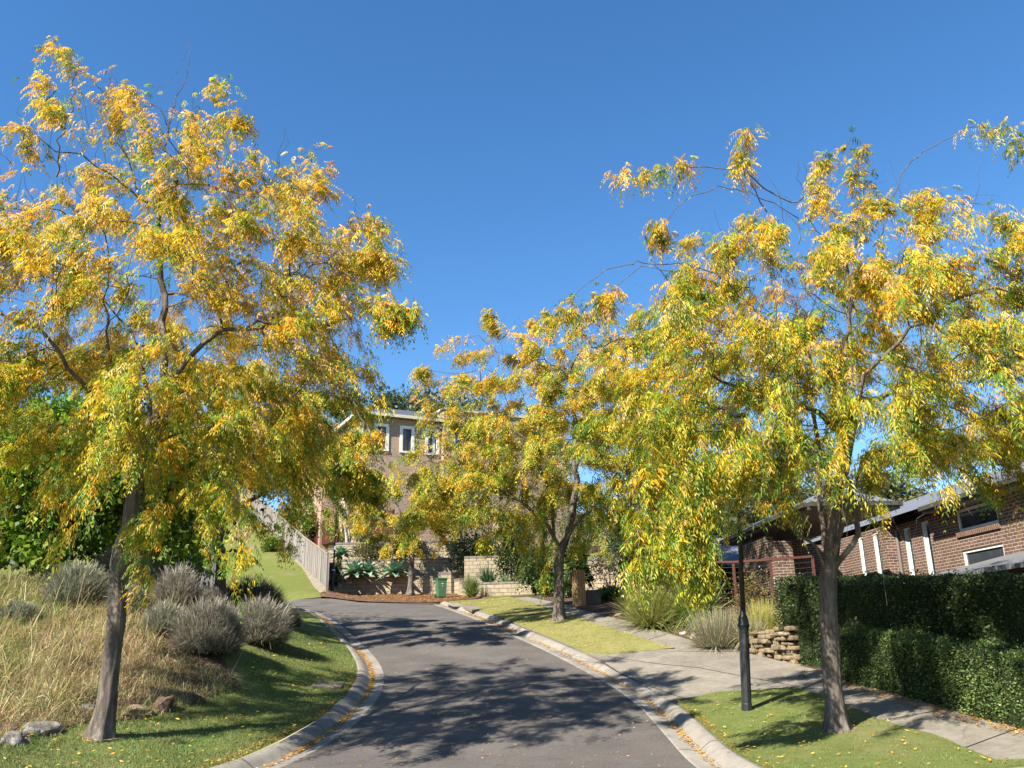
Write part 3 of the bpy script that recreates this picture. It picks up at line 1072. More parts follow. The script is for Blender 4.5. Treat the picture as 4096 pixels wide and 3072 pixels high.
YEL, ORA, PAL, YGR, GRN, TAN, DGR = [np.array(c) for c in
    [(.70, .43, .024), (.62, .31, .018), (.74, .57, .17), (.43, .42, .034), (.16, .275, .03), (.56, .36, .17), (.07, .14, .02)]]

def street_tree(label, base, polys, env, seed, n_attr, r_base, fr_n, pairs, L, ll, lw, green_fn, twig=.6, step=.26, r_tip=.0055, shoots=(), density=None, bark='bark', kill=.5, sites_per=5.5):
    """env: list of (centre, radii, weight); green_fn(P)-> probability of green at P"""
    t = thing('street_tree', label, 'tree', base, 'autumn street trees')
    rg = np.random.default_rng(seed)
    w = np.array([e[2] for e in env], float); w /= w.sum()
    att = []
    while len(att) < n_attr:
        c, R, _ = env[rg.choice(len(env), p=w)]
        d = unit(rg.normal(0, 1, 3)); rad = rg.uniform(.1, 1) ** (1 / 2.6)
        lump = 1 + .28 * noise.noise(Vector(d * 2.1) + Vector((seed * 3.1, 0, 0)))
        att.append(np.array(c) + d * rad * lump * np.array(R))
    pos, par = grow(polys, np.array(att), step=step, kill=kill, seed=seed)
    r, ch = radii(pos, par, r_tip, r_base)
    # drooping twigs from thin wood
    thin = np.where(r < r_tip * 3.2)[0]
    ctr = sum(np.array(e[0]) * e[2] for e in env) / sum(e[2] for e in env)
    extra, S, O, DN = [], [], [], []
    for i in thin:
        o = pos[i] - ctr; o[2] *= .3; o = o / (np.linalg.norm(o) + 1e-6)
        S.append(pos[i]); O.append(o); DN.append(.28)
        if rg.uniform() < twig * (1.5 if ch[i] == 0 else .5):
            d = unit(o + rg.normal(0, .55, 3) + np.array([0, 0, .25])); Lt = rg.uniform(.45, 1.45)
            m_ = 7
            pts = [pos[i]]; z = 0
            for k in range(1, m_ + 1):
                q = pts[-1] + (d + np.array([0, 0, -1.0]) * (.12 * k * rg.uniform(.3, 1.6)) + rg.normal(0, .24, 3)) * Lt / m_
                pts.append(q)
                if k >= 1:
                    S.append(q); O.append(unit(d + rg.normal(0, .3, 3))); DN.append(1.0)
            extra.append((pts, np.linspace(r_tip * .9, r_tip * .45, m_ + 1)))
    for pl, rr, leafy in shoots:
        pl = np.array(pl, float)
        ok_ = np.where(pos[:, 2] < pl[0][2] + .1)[0]
        back_ = (pl[0] - pos[ok_]) @ (pl[1] - pl[0]) < 0
        nr_ = ok_[np.argmin(np.linalg.norm(pos[ok_] - pl[0], axis=1) + 3.0 * back_)]
        pl = np.vstack([pos[nr_][None], pl])
        q = np.linspace(0, len(pl) - 1, (len(pl) - 1) * 4 + 1)
        pp = np.stack([np.interp(q, np.arange(len(pl)), pl[:, j]) for j in range(3)], 1)
        pp[1:-1] += rg.normal(0, .025, (len(pp) - 2, 3))
        extra.append((pp, np.linspace(rr, r_tip * .6, len(pp))))
        for p in pp[int(len(pp) * (1 - leafy)):]:
            for _ in range(2):
                S.append(p); O.append(unit(rg.normal(0, 1, 3) * [1, 1, .4])); DN.append(1.0)
    for i in rg.choice(thin, min(len(thin), 700), replace=False):      # bare fine twigs
        o = pos[i] - ctr; d = unit(o / (np.linalg.norm(o) + 1e-6) + rg.normal(0, .6, 3) + np.array([0, 0, .35])); Lt = rg.uniform(.3, .9)
        pts = [pos[i]]
        for k in range(4):
            pts.append(pts[-1] + (d + rg.normal(0, .3, 3)) * Lt / 4)
        extra.append((pts, np.linspace(r_tip * .8, r_tip * .35, 5)))
    limb_mesh('trunk', pos, par, r, M[bark], t, extra=extra)
    S, O, DN = np.array(S), np.array(O), np.array(DN)
    pr = DN.copy()
    if density is not None: pr = pr * density(S)
    # leaf clusters: pick sites, several fronds per site sharing a hue
    k = max(1, int(fr_n / sites_per))
    si = rg.choice(len(S), k, p=pr / pr.sum())
    gp = np.clip(green_fn(S[si]), 0, 1)
    u = rg.uniform(0, 1, k)
    fld = np.array([noise.noise(Vector(p * .9)) for p in S[si]]) * .55
    isg = u + fld * .6 < gp
    hue = np.where(isg[:, None], np.where(rg.uniform(0, 1, (k, 1)) < .42, YGR, np.where(rg.uniform(0, 1, (k, 1)) < .8, GRN, DGR)),
                   np.where(rg.uniform(0, 1, (k, 1)) < .56, YEL, np.where(rg.uniform(0, 1, (k, 1)) < .36, ORA, np.where(rg.uniform(0, 1, (k, 1)) < .45, PAL, np.where(rg.uniform(0, 1, (k, 1)) < .5, TAN, YGR)))))
    cnt = rg.poisson(sites_per, k) + 1
    idx = np.repeat(np.arange(k), cnt)
    n = len(idx)
    B = S[si][idx] + rg.normal(0, .08, (n, 3))
    D = unit(O[si][idx] * .8 + rg.normal(0, .65, (n, 3)) * [1, 1, .7] - [0, 0, .12])
    LL = L * rg.uniform(.55, 1.25, n)
    
    hue2 = hue[rg.permutation(k)][idx]; hx = np.where(rg.uniform(0, 1, (n, 1)) < .2, hue2, hue[idx])
    alt = np.where(rg.uniform(0, 1, (n, 1)) < .25, YEL, hx)
    cB = np.clip(hx * np.exp(rg.normal(0, .2, (n, 1))), .01, .9)
    cA = np.clip(alt * np.exp(rg.normal(0, .16, (n, 1))), .01, .9)
    V, Fc, T = fronds(B, D, LL, pairs, lw, ll, cA, cB, rg.uniform(.6, 1.3, n))
    np_mesh('crown', V, Fc, M['leaf'], t, T)
    return t
# ------------------------------------------------------------------ buildings
Z3 = np.array([0, 0, 1.0])
def on_plane(u, v, A, d):
    """sight line meets the vertical plane through A along d -> (s along d, z)"""
    A = np.array(A, float); d = np.array([d[0], d[1], 0.]); d /= np.linalg.norm(d)
    nrm = np.array([-d[1], d[0], 0])
    r = ray(u, v)
    t = ((np.array([A[0], A[1], 0]) - CAM * [1, 1, 0]) @ nrm) / (r @ nrm)
    p = CAM + r * t
    return float((p - np.array([A[0], A[1], 0]))[:2] @ d[:2]), float(p[2])

def wall_panel(mb, A, d, s0, s1, z0, z1, holes=(), depth=.12, inward=None):
    """vertical wall along d from A with rectangular openings and brick reveals; inward = unit vector into the house"""
    A = np.array([A[0], A[1], 0.]); d = np.array([d[0], d[1], 0.]) / np.linalg.norm(d[:2])
    xs = sorted({s0, s1, *[h[0] for h in holes], *[h[1] for h in holes]})
    zs = sorted({z0, z1, *[h[2] for h in holes], *[h[3] for h in holes]})
    pt = lambda s, z, k=0: A + d * s + Z3 * z + inward * k
    sgn = np.dot(np.cross(d, Z3), inward) > 0     # normal of (s,z) quad points inward -> flip
    for a, b_ in zip(xs[:-1], xs[1:]):
        for c, e in zip(zs[:-1], zs[1:]):
            mx, mz = (a + b_) / 2, (c + e) / 2
            if any(h[0] < mx < h[1] and h[2] < mz < h[3] for h in holes): continue
            q = [pt(a, c), pt(b_, c), pt(b_, e), pt(a, e)]
            mb.add(q if not sgn else q[::-1], [(0, 1, 2, 3)])
    for h in holes:
        a, b_, c, e = h
        for p, q in (((a, c), (b_, c)), ((b_, c), (b_, e)), ((b_, e), (a, e)), ((a, e), (a, c))):
            qd = [pt(*p), pt(*q), pt(*q, depth), pt(*p, depth)]
            mb.add(qd if sgn else qd[::-1], [(0, 1, 2, 3)])

def window(house, A, d, h, inward, frame_mat, glass, fw=.06, depth=.1, sill=None, mull=0, curtain=None, sill_h=.1):
    A = np.array([A[0], A[1], 0.]); d = np.array([d[0], d[1], 0.]) / np.linalg.norm(d[:2])
    a, b_, c, e = h
    pt = lambda s, z, k=0: A + d * s + Z3 * z + inward * k
    mb = MB()
    mb.box(pt(a + fw * .5, c + fw * .5, depth * .72), d * (b_ - a - fw), Z3 * (e - c - fw), inward * .02)
    w = mb.build('window', glass, house)
    f = MB()
    o = depth * .35
    f.box(pt(a + .003, c + .003, o), d * (b_ - a - .006), inward * .07, Z3 * fw)
    f.box(pt(a + .003, e - fw - .003, o), d * (b_ - a - .006), inward * .07, Z3 * fw)
    f.box(pt(a + .003, c + fw + .003, o), d * fw, inward * .07, Z3 * (e - c - 2 * fw - .006))
    f.box(pt(b_ - fw - .003, c + fw + .003, o), d * fw, inward * .07, Z3 * (e - c - 2 * fw - .006))
    for k in range(mull):
        s = a + (b_ - a) * (k + 1) / (mull + 1)
        f.box(pt(s - .025, c + fw + .003, o + .005), d * .05, inward * .05, Z3 * (e - c - 2 * fw - .006))
    f.build('frame', frame_mat, w)
    if sill is not None:
        g = MB()
        g.box(pt(a - .06, c - sill_h - .004, -.05), d * (b_ - a + .12), inward * .1, Z3 * sill_h)
        g.build('sill', sill, w)
    if curtain is not None:
        g = MB()
        s0, s1 = curtain[0], curtain[1]
        nn = 10
        x0, x1 = a + (b_ - a) * s0, a + (b_ - a) * s1
        vs_, fs = [], []
        for i in range(nn + 1):
            s = x0 + (x1 - x0) * i / nn
            k = depth * .72 - .004 - .012 * (i % 2)
            vs_ += [pt(s, c + fw, k), pt(s, e - fw, k)]
        fs = [(2 * i, 2 * i + 2, 2 * i + 3, 2 * i + 1) for i in range(nn)]
        g.add(vs_, fs)
        g.build('curtain', curtain[2], w)
    return w

# ---------- single storey brown brick house on the right
HN = np.array([12.35, 20.7]); hd = np.array([-.03, .9995]); hd /= np.linalg.norm(hd)
inn = np.array([hd[1], -hd[0], 0.])                  # into the house (away from the road)
pr3 = lambda s, k=0., z=0.: np.array([HN[0], HN[1], 0]) + np.array([hd[0], hd[1], 0]) * s + inn * k + Z3 * z
hz = float(H(13, 22)) - .2
ZG = on_plane(955, 508.5, HN, hd)[1]
print('ZG', ZG)
house = thing('brick_house', 'single storey brown brick house with grey metal roof and tall narrow windows above the hedge', 'house', pr3(3, 3, hz))
def span(L, A=HN, d=hd):
    q = [on_plane(u, v, A, d) for u, v in L]
    return min(a for a, _ in q), max(a for a, _ in q), min(b for _, b in q), max(b for _, b in q)
cx = lambda x, y: ((3800 + x / 3.172) / 4, (1950 + y / 3.172) / 4)
def rect(tl, bl, br):
    """from three pixel corners of an opening on the near wall"""
    a = on_plane(*tl, HN, hd); b_ = on_plane(*bl, HN, hd); c = on_plane(*br, HN, hd)
    s0 = min(a[0], b_[0], c[0]); s1 = max(a[0], b_[0], c[0])
    return [s0, s1, (b_[1] + c[1]) / 2, a[1]]
wU = rect(cx(68, 285), cx(95, 485), cx(605, 365))
wL = rect(cx(120, 690), cx(155, 885), cx(672, 782))
wU[3] = ZG - .06; wU[2] = wU[3] - .6
wL[0], wL[1] = wU[0], wU[1]
wL[3] = wU[2] - .5; wL[2] = wL[3] - .62
print('windows', wU, wL)
c4 = lambda x, y: ((3450 + x / 3.66) / 4, (2080 + y / 3.66) / 4)
def tall(xl_, xr_, y=840):
    a = on_plane(*c4(xl_, y), HN, hd)[0]; b_ = on_plane(*c4(xr_, y), HN, hd)[0]
    return [min(a, b_), max(a, b_)]
zb = 1.9
w4 = tall(965, 1090); w3 = tall(690, 800)
sJ = on_plane(*c4(600, 840), HN, hd)[0]             # jog in the wall
FP = .42                                             # far part stands this much nearer the road
HF = HN - inn[:2] * FP
def tallF(xl_, xr_, y=840):
    a = on_plane(*c4(xl_, y), HF, hd)[0]; b_ = on_plane(*c4(xr_, y), HF, hd)[0]
    return [min(a, b_), max(a, b_)]
w2 = tallF(222, 312); w1 = tallF(0, 78)
w2, w1 = sorted([w2, w1])
holes_n = [tuple(wU), tuple(wL), (w4[0], w4[1], zb, ZG - .1), (w3[0], w3[1], zb, ZG - .14)]
sE = 12.5
zw2 = min(ZG - .1, on_plane(870.7, 529.9, HF, hd)[1]); print('zw2', zw2)
holes_f = [(w2[0], w2[1], zb, zw2), (w1[0], w1[1], zb, zw2)]
mb = MB()
s_start = -.55
wall_panel(mb, HN, hd, s_start, sJ, hz, ZG, holes_n, .12, inn)
wall_panel(mb, HF, hd, sJ, sE, hz, ZG, holes_f, .12, inn)
mb.add([pr3(sJ, -FP, hz), pr3(sJ, 0, hz), pr3(sJ, 0, ZG), pr3(sJ, -FP, ZG)], [(0, 1, 2, 3)])
mb.add([pr3(s_start, 0, hz), pr3(s_start, 8, hz), pr3(s_start, 8, ZG), pr3(s_start, 0, ZG)], [(0, 1, 2, 3)])
# wall piece stepping out at the right-hand end
mb.box(pr3(s_start - 1.6, -.28, hz), np.r_[hd, 0] * 1.6, inn * 3, Z3 * (ZG - hz - .25))
mb.build('wall', M['brick'], house)
for h in holes_n[:2]:
    window(house, HN, hd, h, inn, M['white'], M['glass'], .075, .1, M['brick_sill'], sill_h=.14)
for h in holes_n[2:]:
    window(house, HN, hd, h, inn, M['white'], M['glass'], .07, .1, curtain=(.55, .9, M['curtain_pale']))
for h in holes_f:
    window(house, HF, hd, h, inn, M['white'], M['glass'], .07, .1, curtain=(.55, .9, M['curtain_pale']))
mb = MB(); mb.tube([pr3(sJ - .07, -.06, hz), pr3(sJ - .07, -.06, ZG - .15)], .05, 8)
mb.build('downpipe', M['downpipe'], house)
# eaves and roof of the long wing
ov = .5
def eave(mbg, mbs, s0, s1, k_wall, k_out, soff=True):
    mbs.box(pr3(s0, k_out, ZG - .015), np.r_[hd, 0] * (s1 - s0), inn * (k_wall - k_out + .3), Z3 * .02)
    mbg.box(pr3(s0, k_out - .02, ZG - .03), np.r_[hd, 0] * (s1 - s0), inn * .03, Z3 * .19)
    mbg.box(pr3(s0, k_out - .13, ZG + .05), np.r_[hd, 0] * (s1 - s0), inn * .108, Z3 * .115)
gb, sb = MB(), MB()
sP = 2.75            # where the porch roof begins along the house
PK = -4.25           # porch eave line
rise = 1.55
sA, sB = -2.6, 16.5
eave(gb, sb, sA, sP + 1.2, 0, -ov)
r_ = MB()
rw = 7.2
def ridge(s, k, z): return pr3(s, k, ZG + z)
e0, e1 = pr3(sA, -ov - .03, ZG + .165), pr3(sB, -ov - .03, ZG + .165)
i0, i1 = ridge(sA + 3.6, 3.4, rise + .15), ridge(sB - 3.6, 3.4, rise + .15)
b0, b1 = pr3(sA, rw, ZG + .165), pr3(sB, rw, ZG + .165)
r_.add([e0, e1, i1, i0], [(0, 3, 2, 1)]).add([b0, b1, i1, i0], [(0, 1, 2, 3)]).add([e0, i0, b0], [(0, 1, 2)]).add([e1, i1, b1], [(0, 2, 1)])
# porch roof
s0, s1 = sP, sP + 9.0
p0, p1 = pr3(s0, PK, ZG + .165), pr3(s1, PK, ZG + .165)
PW = 2.5
q0, q1 = pr3(s0, PK + PW, ZG + .165), pr3(s1, PK + PW, ZG + .165)
t0, t1 = ridge(s0 + PW / 2, PK + PW / 2, .8), ridge(s1, PK + PW / 2, .8)
r_.add([p0, p1, t1, t0], [(0, 3, 2, 1)]).add([p0, q0, t0], [(0, 1, 2)]).add([q0, q1, t1, t0], [(0, 1, 2, 3)])
for a_, b_, dirv in ((p0, p1, None), (p0, q0, None), (q0, q1, None)):
    v = b_ - a_; v = v / np.linalg.norm(v)
    out = np.cross(v, Z3); mid_ = (p0 + p1 + q0 + q1) / 4
    if np.dot(out, (a_ + b_) / 2 - mid_) < 0: out = -out
    gb.box(a_ + out * .0 - Z3 * .195, b_ - a_, out * .03, Z3 * .19)
    gb.box(a_ + out * .032 - Z3 * .115, b_ - a_, out * .1, Z3 * .115)
r_.build('roof', M['roof'], house)
gb.build('gutter', M['gutter'], house)
sb.build('soffit', M['soffit'], house)
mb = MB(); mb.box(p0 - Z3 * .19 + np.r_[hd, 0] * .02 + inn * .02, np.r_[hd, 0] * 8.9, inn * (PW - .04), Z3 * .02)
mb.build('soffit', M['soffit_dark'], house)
# porch pillar, return walls, door
mb = MB()
pp = at_y(774, 560, 26.4)
pil_c = np.array([pp[0] + .05, pp[1], 0])
for (o, w_, l_) in ((pil_c, .55, .6),):
    mb.box(np.r_[o[:2], hz], inn * w_, np.r_[hd, 0] * l_, Z3 * (at_y(774, 541, 26.4)[2] - hz))
mb.build('pillar', M['brick'], house)
mb = MB()
pk = float((pil_c - pr3(0))[:2] @ inn[:2]); ps = float((pil_c - pr3(0))[:2] @ hd)
# wall facing the road inside the porch, with a dark doorway
mb.box(pr3(sP + 7.4, pk + .75, hz), inn * 3.9, np.r_[hd, 0] * .2, Z3 * (ZG - hz - .2))
mb.box(pr3(ps + 2.9, pk + .85, hz), inn * 1.15, np.r_[hd, 0] * .22, Z3 * (ZG - hz - .2))
mb.box(pr3(ps + 1.25, pk + .15, hz), inn * .25, np.r_[hd, 0] * 3.0, Z3 * (ZG - hz - .2))
mb.build('porch_wall', M['brick'], house)
dr = MB()
dr.box(pr3(ps + 2.15, pk + 1.02, 1.4), inn * .62, np.r_[hd, 0] * .04, Z3 * 2.5)
do = dr.build('door', M['glass'], house)
f = MB()
f.box(pr3(ps + 2.1, pk + .93, 1.4), inn * .08, np.r_[hd, 0] * .06, Z3 * 2.55)
f.build('frame', M['gutter'], do)
# small light fitting on the pillar
mb = MB(); mb.box(pr3(ps - .04, pk + .12, 3.3) - inn * .2 + np.r_[hd, 0] * .25, inn * .07, np.r_[hd, 0] * .08, Z3 * .28)
mb.build('wall_light', M['sticker'], house)
# garage wing, lower, further along
gA = pr3(ps + 6.2, pk - 2.0)
gw = MB()
gd = inn
gw.box(np.r_[gA[:2], hz], inn * 7, np.r_[hd, 0] * 5, Z3 * (4.35 - hz))
gw.build('side_wing_wall', M['brick'], house)
gr = MB()
g0 = np.r_[gA[:2], 4.42] - inn * .6 - np.r_[hd, 0] * .6
gx, gy = inn * 8.2, np.r_[hd, 0] * 6.2
apex0 = g0 + gx * .35 + gy * .5 + Z3 * 1.35; apex1 = g0 + gx * .8 + gy * .5 + Z3 * 1.35
gr.add([g0, g0 + gx, apex1, apex0], [(0, 1, 2, 3)]).add([g0, apex0, g0 + gy], [(0, 1, 2)]).add([g0 + gy, apex0, apex1, g0 + gx + gy], [(0, 1, 2, 3)]).add([g0 + gx, g0 + gx + gy, apex1], [(0, 1, 2)])
gr.build('side_wing_roof', M['roof'], house)
gg = MB()
gg.box(g0 - Z3 * .16, gx, -np.r_[hd, 0] * .1, Z3 * .15).box(g0 - Z3 * .16, gy, -inn * .1, Z3 * .15)
gg.box(g0 - Z3 * .1 + inn * .05 + np.r_[hd, 0] * .05, gx, gy, Z3 * .02)
gg.build('side_wing_gutter', M['gutter'], house)
# low front annexe with lean-to roof, over the hedge at the right
an = MB()
ak = -1.75
s0, s1 = -6.5, 2.2
an.box(pr3(s0, ak, hz - .6), np.r_[hd, 0] * (s1 - s0 - .4), inn * 1.25, Z3 * (3.2 - hz + .6))
an.build('annexe_wall', M['brick'], house)
ar = MB()
a0, a1 = pr3(s0 - .3, ak - .35, 3.17), pr3(s1, ak - .35, 3.17)
bz = 3.72
b0, b1 = pr3(s0 - .3, -.31, bz), pr3(s1 - 1.6, -.02, bz)
ar.add([a0, a1, b1, b0], [(0, 3, 2, 1)]).add([a1, pr3(s1, -.02, 3.17), b1], [(0, 1, 2)])
ar.box(a0 - Z3 * .09, a1 - a0, -inn * .09, Z3 * .1)
ar.build('annexe_roof', M['roof'], house)

# timber handrail in front of the porch
dk = thing('deck_railing', 'rust brown timber handrail with posts and thin wires in front of the brick porch', 'railing', at_y(770, 600, 23.8))
rp = [at_y(700, 562.5, 24.6), at_y(733, 562.0, 24.2), at_y(770, 559.5, 23.9), at_y(812, 556.5, 23.7)]
mb = MB()
for a, b_ in zip(rp[:-1], rp[1:]):
    v = (b_ - a); n_ = np.cross(v, Z3); n_ /= np.linalg.norm(n_)
    mb.box(a - n_ * .05 - Z3 * .03, v, n_ * .1, Z3 * .06)
mb.build('rail', M['rail'], dk)
for p in rp[1:]:
    mb = MB(); mb.cbox((p[0], p[1], p[2] - 1.15), .065, .065, 1.118); mb.build('post', M['rail'], dk)
mb = MB()
for k in range(6):
    for a, b_ in zip(rp[:-1], rp[1:]):
        mb.tube([a - Z3 * (.15 + .14 * k), b_ - Z3 * (.15 + .14 * k)], .005, 4)
mb.build('wire', M['gutter'], dk)
# deck edge beam and stone wall below
sw = thing('stone_wall', 'low tan stacked stone garden wall under a timber edge, behind the grass clumps', 'wall', at_y(775, 650, 21.8))
q = [G(746, 653), G(772, 660), G(792, 665.5)]
for k_ in q: k_[:2] += [.1, .25]
mb = MB()
random.seed(5)
for a, b_ in zip(q[:-1], q[1:]):
    v = b_ - a; n_ = np.array([v[1], -v[0], 0]); n_ /= np.linalg.norm(n_)
    if n_[1] < 0: n_ = -n_
    zt = 1.98
    L = np.linalg.norm(v[:2]); nx = int(L / .19)
    for r_i in range(15):
        z_ = a[2] - .3 + r_i * .1
        for i in range(nx):
            if z_ > zt: continue
            s0 = (i + .5 * (r_i % 2)) / nx
            o = a * [1, 1, 0] + v * [1, 1, 0] * s0 + Z3 * z_ + n_ * random.uniform(-.1, .1)
            mb.box(o, v * [1, 1, 0] / nx * random.uniform(.7, 1.25), n_ * .4, Z3 * random.uniform(.06, .13))
mb.build('stones', M['stone'], sw, bevel=.035)
mb = MB()
a, b_ = at_y(766, 612, 22.9), at_y(792, 617, 22.2)
mb.box(a, b_ - a, np.array([.3, .5, 0]), Z3 * .12)
mb.box(a - Z3 * .3 + np.array([.1, .15, 0]), (b_ - a) * .8, np.array([.2, .4, 0]), Z3 * .2)
mb.build('edge_beam', M['beam'], sw)

# ---------- two storey tan brick house on the hill
BC = np.array([-9.75, 53.4]); dL = np.array([-.452, .892]); dF = np.array([.892, .452])
dL /= np.linalg.norm(dL); dF /= np.linalg.norm(dF)
bz0 = 7.6
be = at_y(361, 414.5, 53.4)[2] - .05
bh = thing('tan_brick_house', 'two storey tan brick house with white window surrounds on the hill', 'house', (BC[0] + 3, BC[1] + 4, bz0))
inF = np.array([-dF[1], dF[0], 0.]); inF = inF if inF[1] > 0 else -inF
inL = np.array([dL[1], -dL[0], 0.]); inL = inL if inL[0] > 0 else -inL
c1 = lambda x, y: ((1300 + x / 3.687) / 4, (1550 + y / 3.687) / 4)
def rF(x0, x1, yt, yb):
    a = on_plane(*c1(x0, yt), BC, dF); b_ = on_plane(*c1(x1, yb), BC, dF)
    return [a[0], b_[0], b_[1], a[1]]
win = [rF(728, 935, 520, 945), rF(1105, 1305, 560, 985), rF(1478, 1685, 600, 1020)]
ztop = np.mean([w_[3] for w_ in win]); zbot = win[0][2]
w_ = (win[0][1] - win[0][0])
win = [(a[0], a[0] + w_, zbot, ztop) for a in win]
sFend = on_plane(*c1(1712, 700), BC, dF)[0]
fwF = .2
inner = [(a + fwF, b_ - fwF, c + .12, e - fwF) for a, b_, c, e in win]
lw0 = on_plane(*c1(435, 650), BC, dL)
slit = (on_plane(*c1(432, 650), BC, dL)[0], on_plane(*c1(398, 650), BC, dL)[0], on_plane(*c1(415, 860), BC, dL)[1], on_plane(*c1(415, 640), BC, dL)[1])
mb = MB()
wall_panel(mb, BC, dF, .14, sFend, bz0, be, inner, .12, inF)
LL_ = 4.6
wall_panel(mb, BC, dL, .14, LL_, bz0, be, [slit], .12, inL)
# lower storey running further left
o = BC + dL * LL_
mb.add([np.r_[o, bz0], np.r_[o + inL[:2] * -1.2, bz0], np.r_[o + inL[:2] * -1.2, be - 3.2], np.r_[o, be - 3.2]], [(0, 3, 2, 1)])
o2 = o - inL[:2] * 1.2
mb.add([np.r_[o2, bz0], np.r_[o2 + dL * 7, bz0], np.r_[o2 + dL * 7, be - 3.2], np.r_[o2, be - 3.2]], [(0, 1, 2, 3)])
mb.add([np.r_[o, bz0], np.r_[o + dL * 3, bz0], np.r_[o + dL * 3, be], np.r_[o, be]], [(0, 1, 2, 3)])
mb.build('wall', M['brick_tan'], bh)
mb = MB()
cpt = np.r_[BC, bz0]
mb.box(cpt - inF * .03 - inL * .03, np.r_[dF, 0] * .18, inF * .03 + np.r_[dL, 0] * 0, Z3 * (be - bz0))
mb.box(cpt - inF * .03 - inL * .03, np.r_[dL, 0] * .18, inL * .03, Z3 * (be - bz0 - .002))
mb.build('corner_trim', M['cream'], bh)
for h, hi, cu in zip(win, inner, ((.45, .95, M['curtain']), (.1, .5, M['curtain']), (.5, .9, M['curtain_pale']))):
    wd = window(bh, BC, dF, hi, inF, M['gutter'], M['glass_blue'], .06, .1, mull=1, curtain=cu)
    f = MB()
    A3 = np.r_[BC, 0]; d3 = np.r_[dF, 0]
    f.box(A3 + d3 * h[0] + Z3 * (h[2] + .12) - inF * .06, d3 * fwF, inF * .058, Z3 * (h[3] - h[2] - .12))
    f.box(A3 + d3 * (h[1] - fwF) + Z3 * (h[2] + .12) - inF * .06, d3 * fwF, inF * .058, Z3 * (h[3] - h[2] - .12))
    f.box(A3 + d3 * (h[0] + fwF + .002) + Z3 * (h[3] - fwF) - inF * .06, d3 * (h[1] - h[0] - 2 * fwF - .004), inF * .058, Z3 * fwF)
    f.box(A3 + d3 * h[0] + Z3 * h[2] - inF * .09, d3 * (h[1] - h[0]), inF * .088, Z3 * .117)
    f.build('surround', M['white'], wd)
window(bh, BC, dL, slit, inL, M['gutter'], M['glass'], .04, .1)
mb = MB(); mb.tube([np.r_[BC + dL * 3.6, bz0] - inL * .07, np.r_[BC + dL * 3.6, be - 3.5] - inL * .07], .05, 8)
mb.build('downpipe', M['white'], bh)
# eaves gutter and hipped tiled roof
eo = .45
E0 = np.r_[BC, be] - inF * eo - inL * eo
gb = MB()
gb.box(E0, np.r_[dF, 0] * (sFend + eo), inF * .12, Z3 * .2)
gb.box(E0 + inF * .122, np.r_[dL, 0] * (LL_ + 3), inL * .12, Z3 * .2)
gb.build('gutter', M['cream'], bh)
sb = MB(); sb.box(E0 + Z3 * .02 + inF * .13 + inL * .13, np.r_[dF, 0] * (sFend + eo - .3), inF * 6.5, Z3 * .05)
sb.build('soffit', M['soffit'], bh)
rf = MB()
Rz = be + .2
a = E0 * [1, 1, 0] + Z3 * Rz; b_ = a + np.r_[dF, 0] * (sFend + 4.0); c = a + np.r_[dL, 0] * 8.5; e = c + np.r_[dF, 0] * (sFend + 4.0)
ap0 = a + np.r_[dF, 0] * 3.3 + np.r_[dL, 0] * 3.6 + Z3 * 1.35; ap1 = ap0 + np.r_[dF, 0] * 3.2
rf.add([a, b_, ap1, ap0], [(0, 1, 2, 3)]).add([a, ap0, c], [(0, 1, 2)]).add([c, ap0, ap1, e], [(0, 1, 2, 3)]).add([b_, e, ap1], [(0, 1, 2)])
rf.build('roof', M['roof_tile'], bh)
# cream rendered wing
RW = np.r_[BC + dF * (sFend + .01), bz0] - inF * .45
mb = MB(); mb.box(RW, np.r_[dF, 0] * 9.5, inF * 7, Z3 * (be + .85 - bz0)); mb.build('rendered_wing', M['render'], bh)
mb = MB()
mb.box(RW + Z3 * (be + .852 - bz0) - inF * .12 - np.r_[dF, 0] * .12, np.r_[dF, 0] * 9.75, inF * 7.2, Z3 * .14)
mb.build('parapet_cap', M['cream'], bh)
s_ = on_plane(*c1(1895, 850), RW, dF)[0]; zz = on_plane(*c1(1895, 950), RW, dF)[1]
mb = MB(); mb.box(RW + np.r_[dF, 0] * s_ + Z3 * (zz - .6 - bz0) - inF * .03, np.r_[dF, 0] * 1.1, inF * .028, Z3 * 1.9)
wd = mb.build('window', M['glass_blue'], bh)
mb = MB()
for k, l_ in ((0, .1), (1.0, .1)):
    mb.box(RW + np.r_[dF, 0] * (s_ + k) + Z3 * (zz - .6 - bz0) - inF * .06, np.r_[dF, 0] * l_, inF * .028, Z3 * 1.9)
mb.build('surround', M['white'], wd)
# lower brick storey under the wing, further right
mb = MB()
mb.box(RW - inF * 1.2 + np.r_[dF, 0] * 3.5 - Z3 * .8, np.r_[dF, 0] * 13, inF * 1.15, Z3 * 3.6)
mb.build('lower_wall', M['brick_tan'], bh)

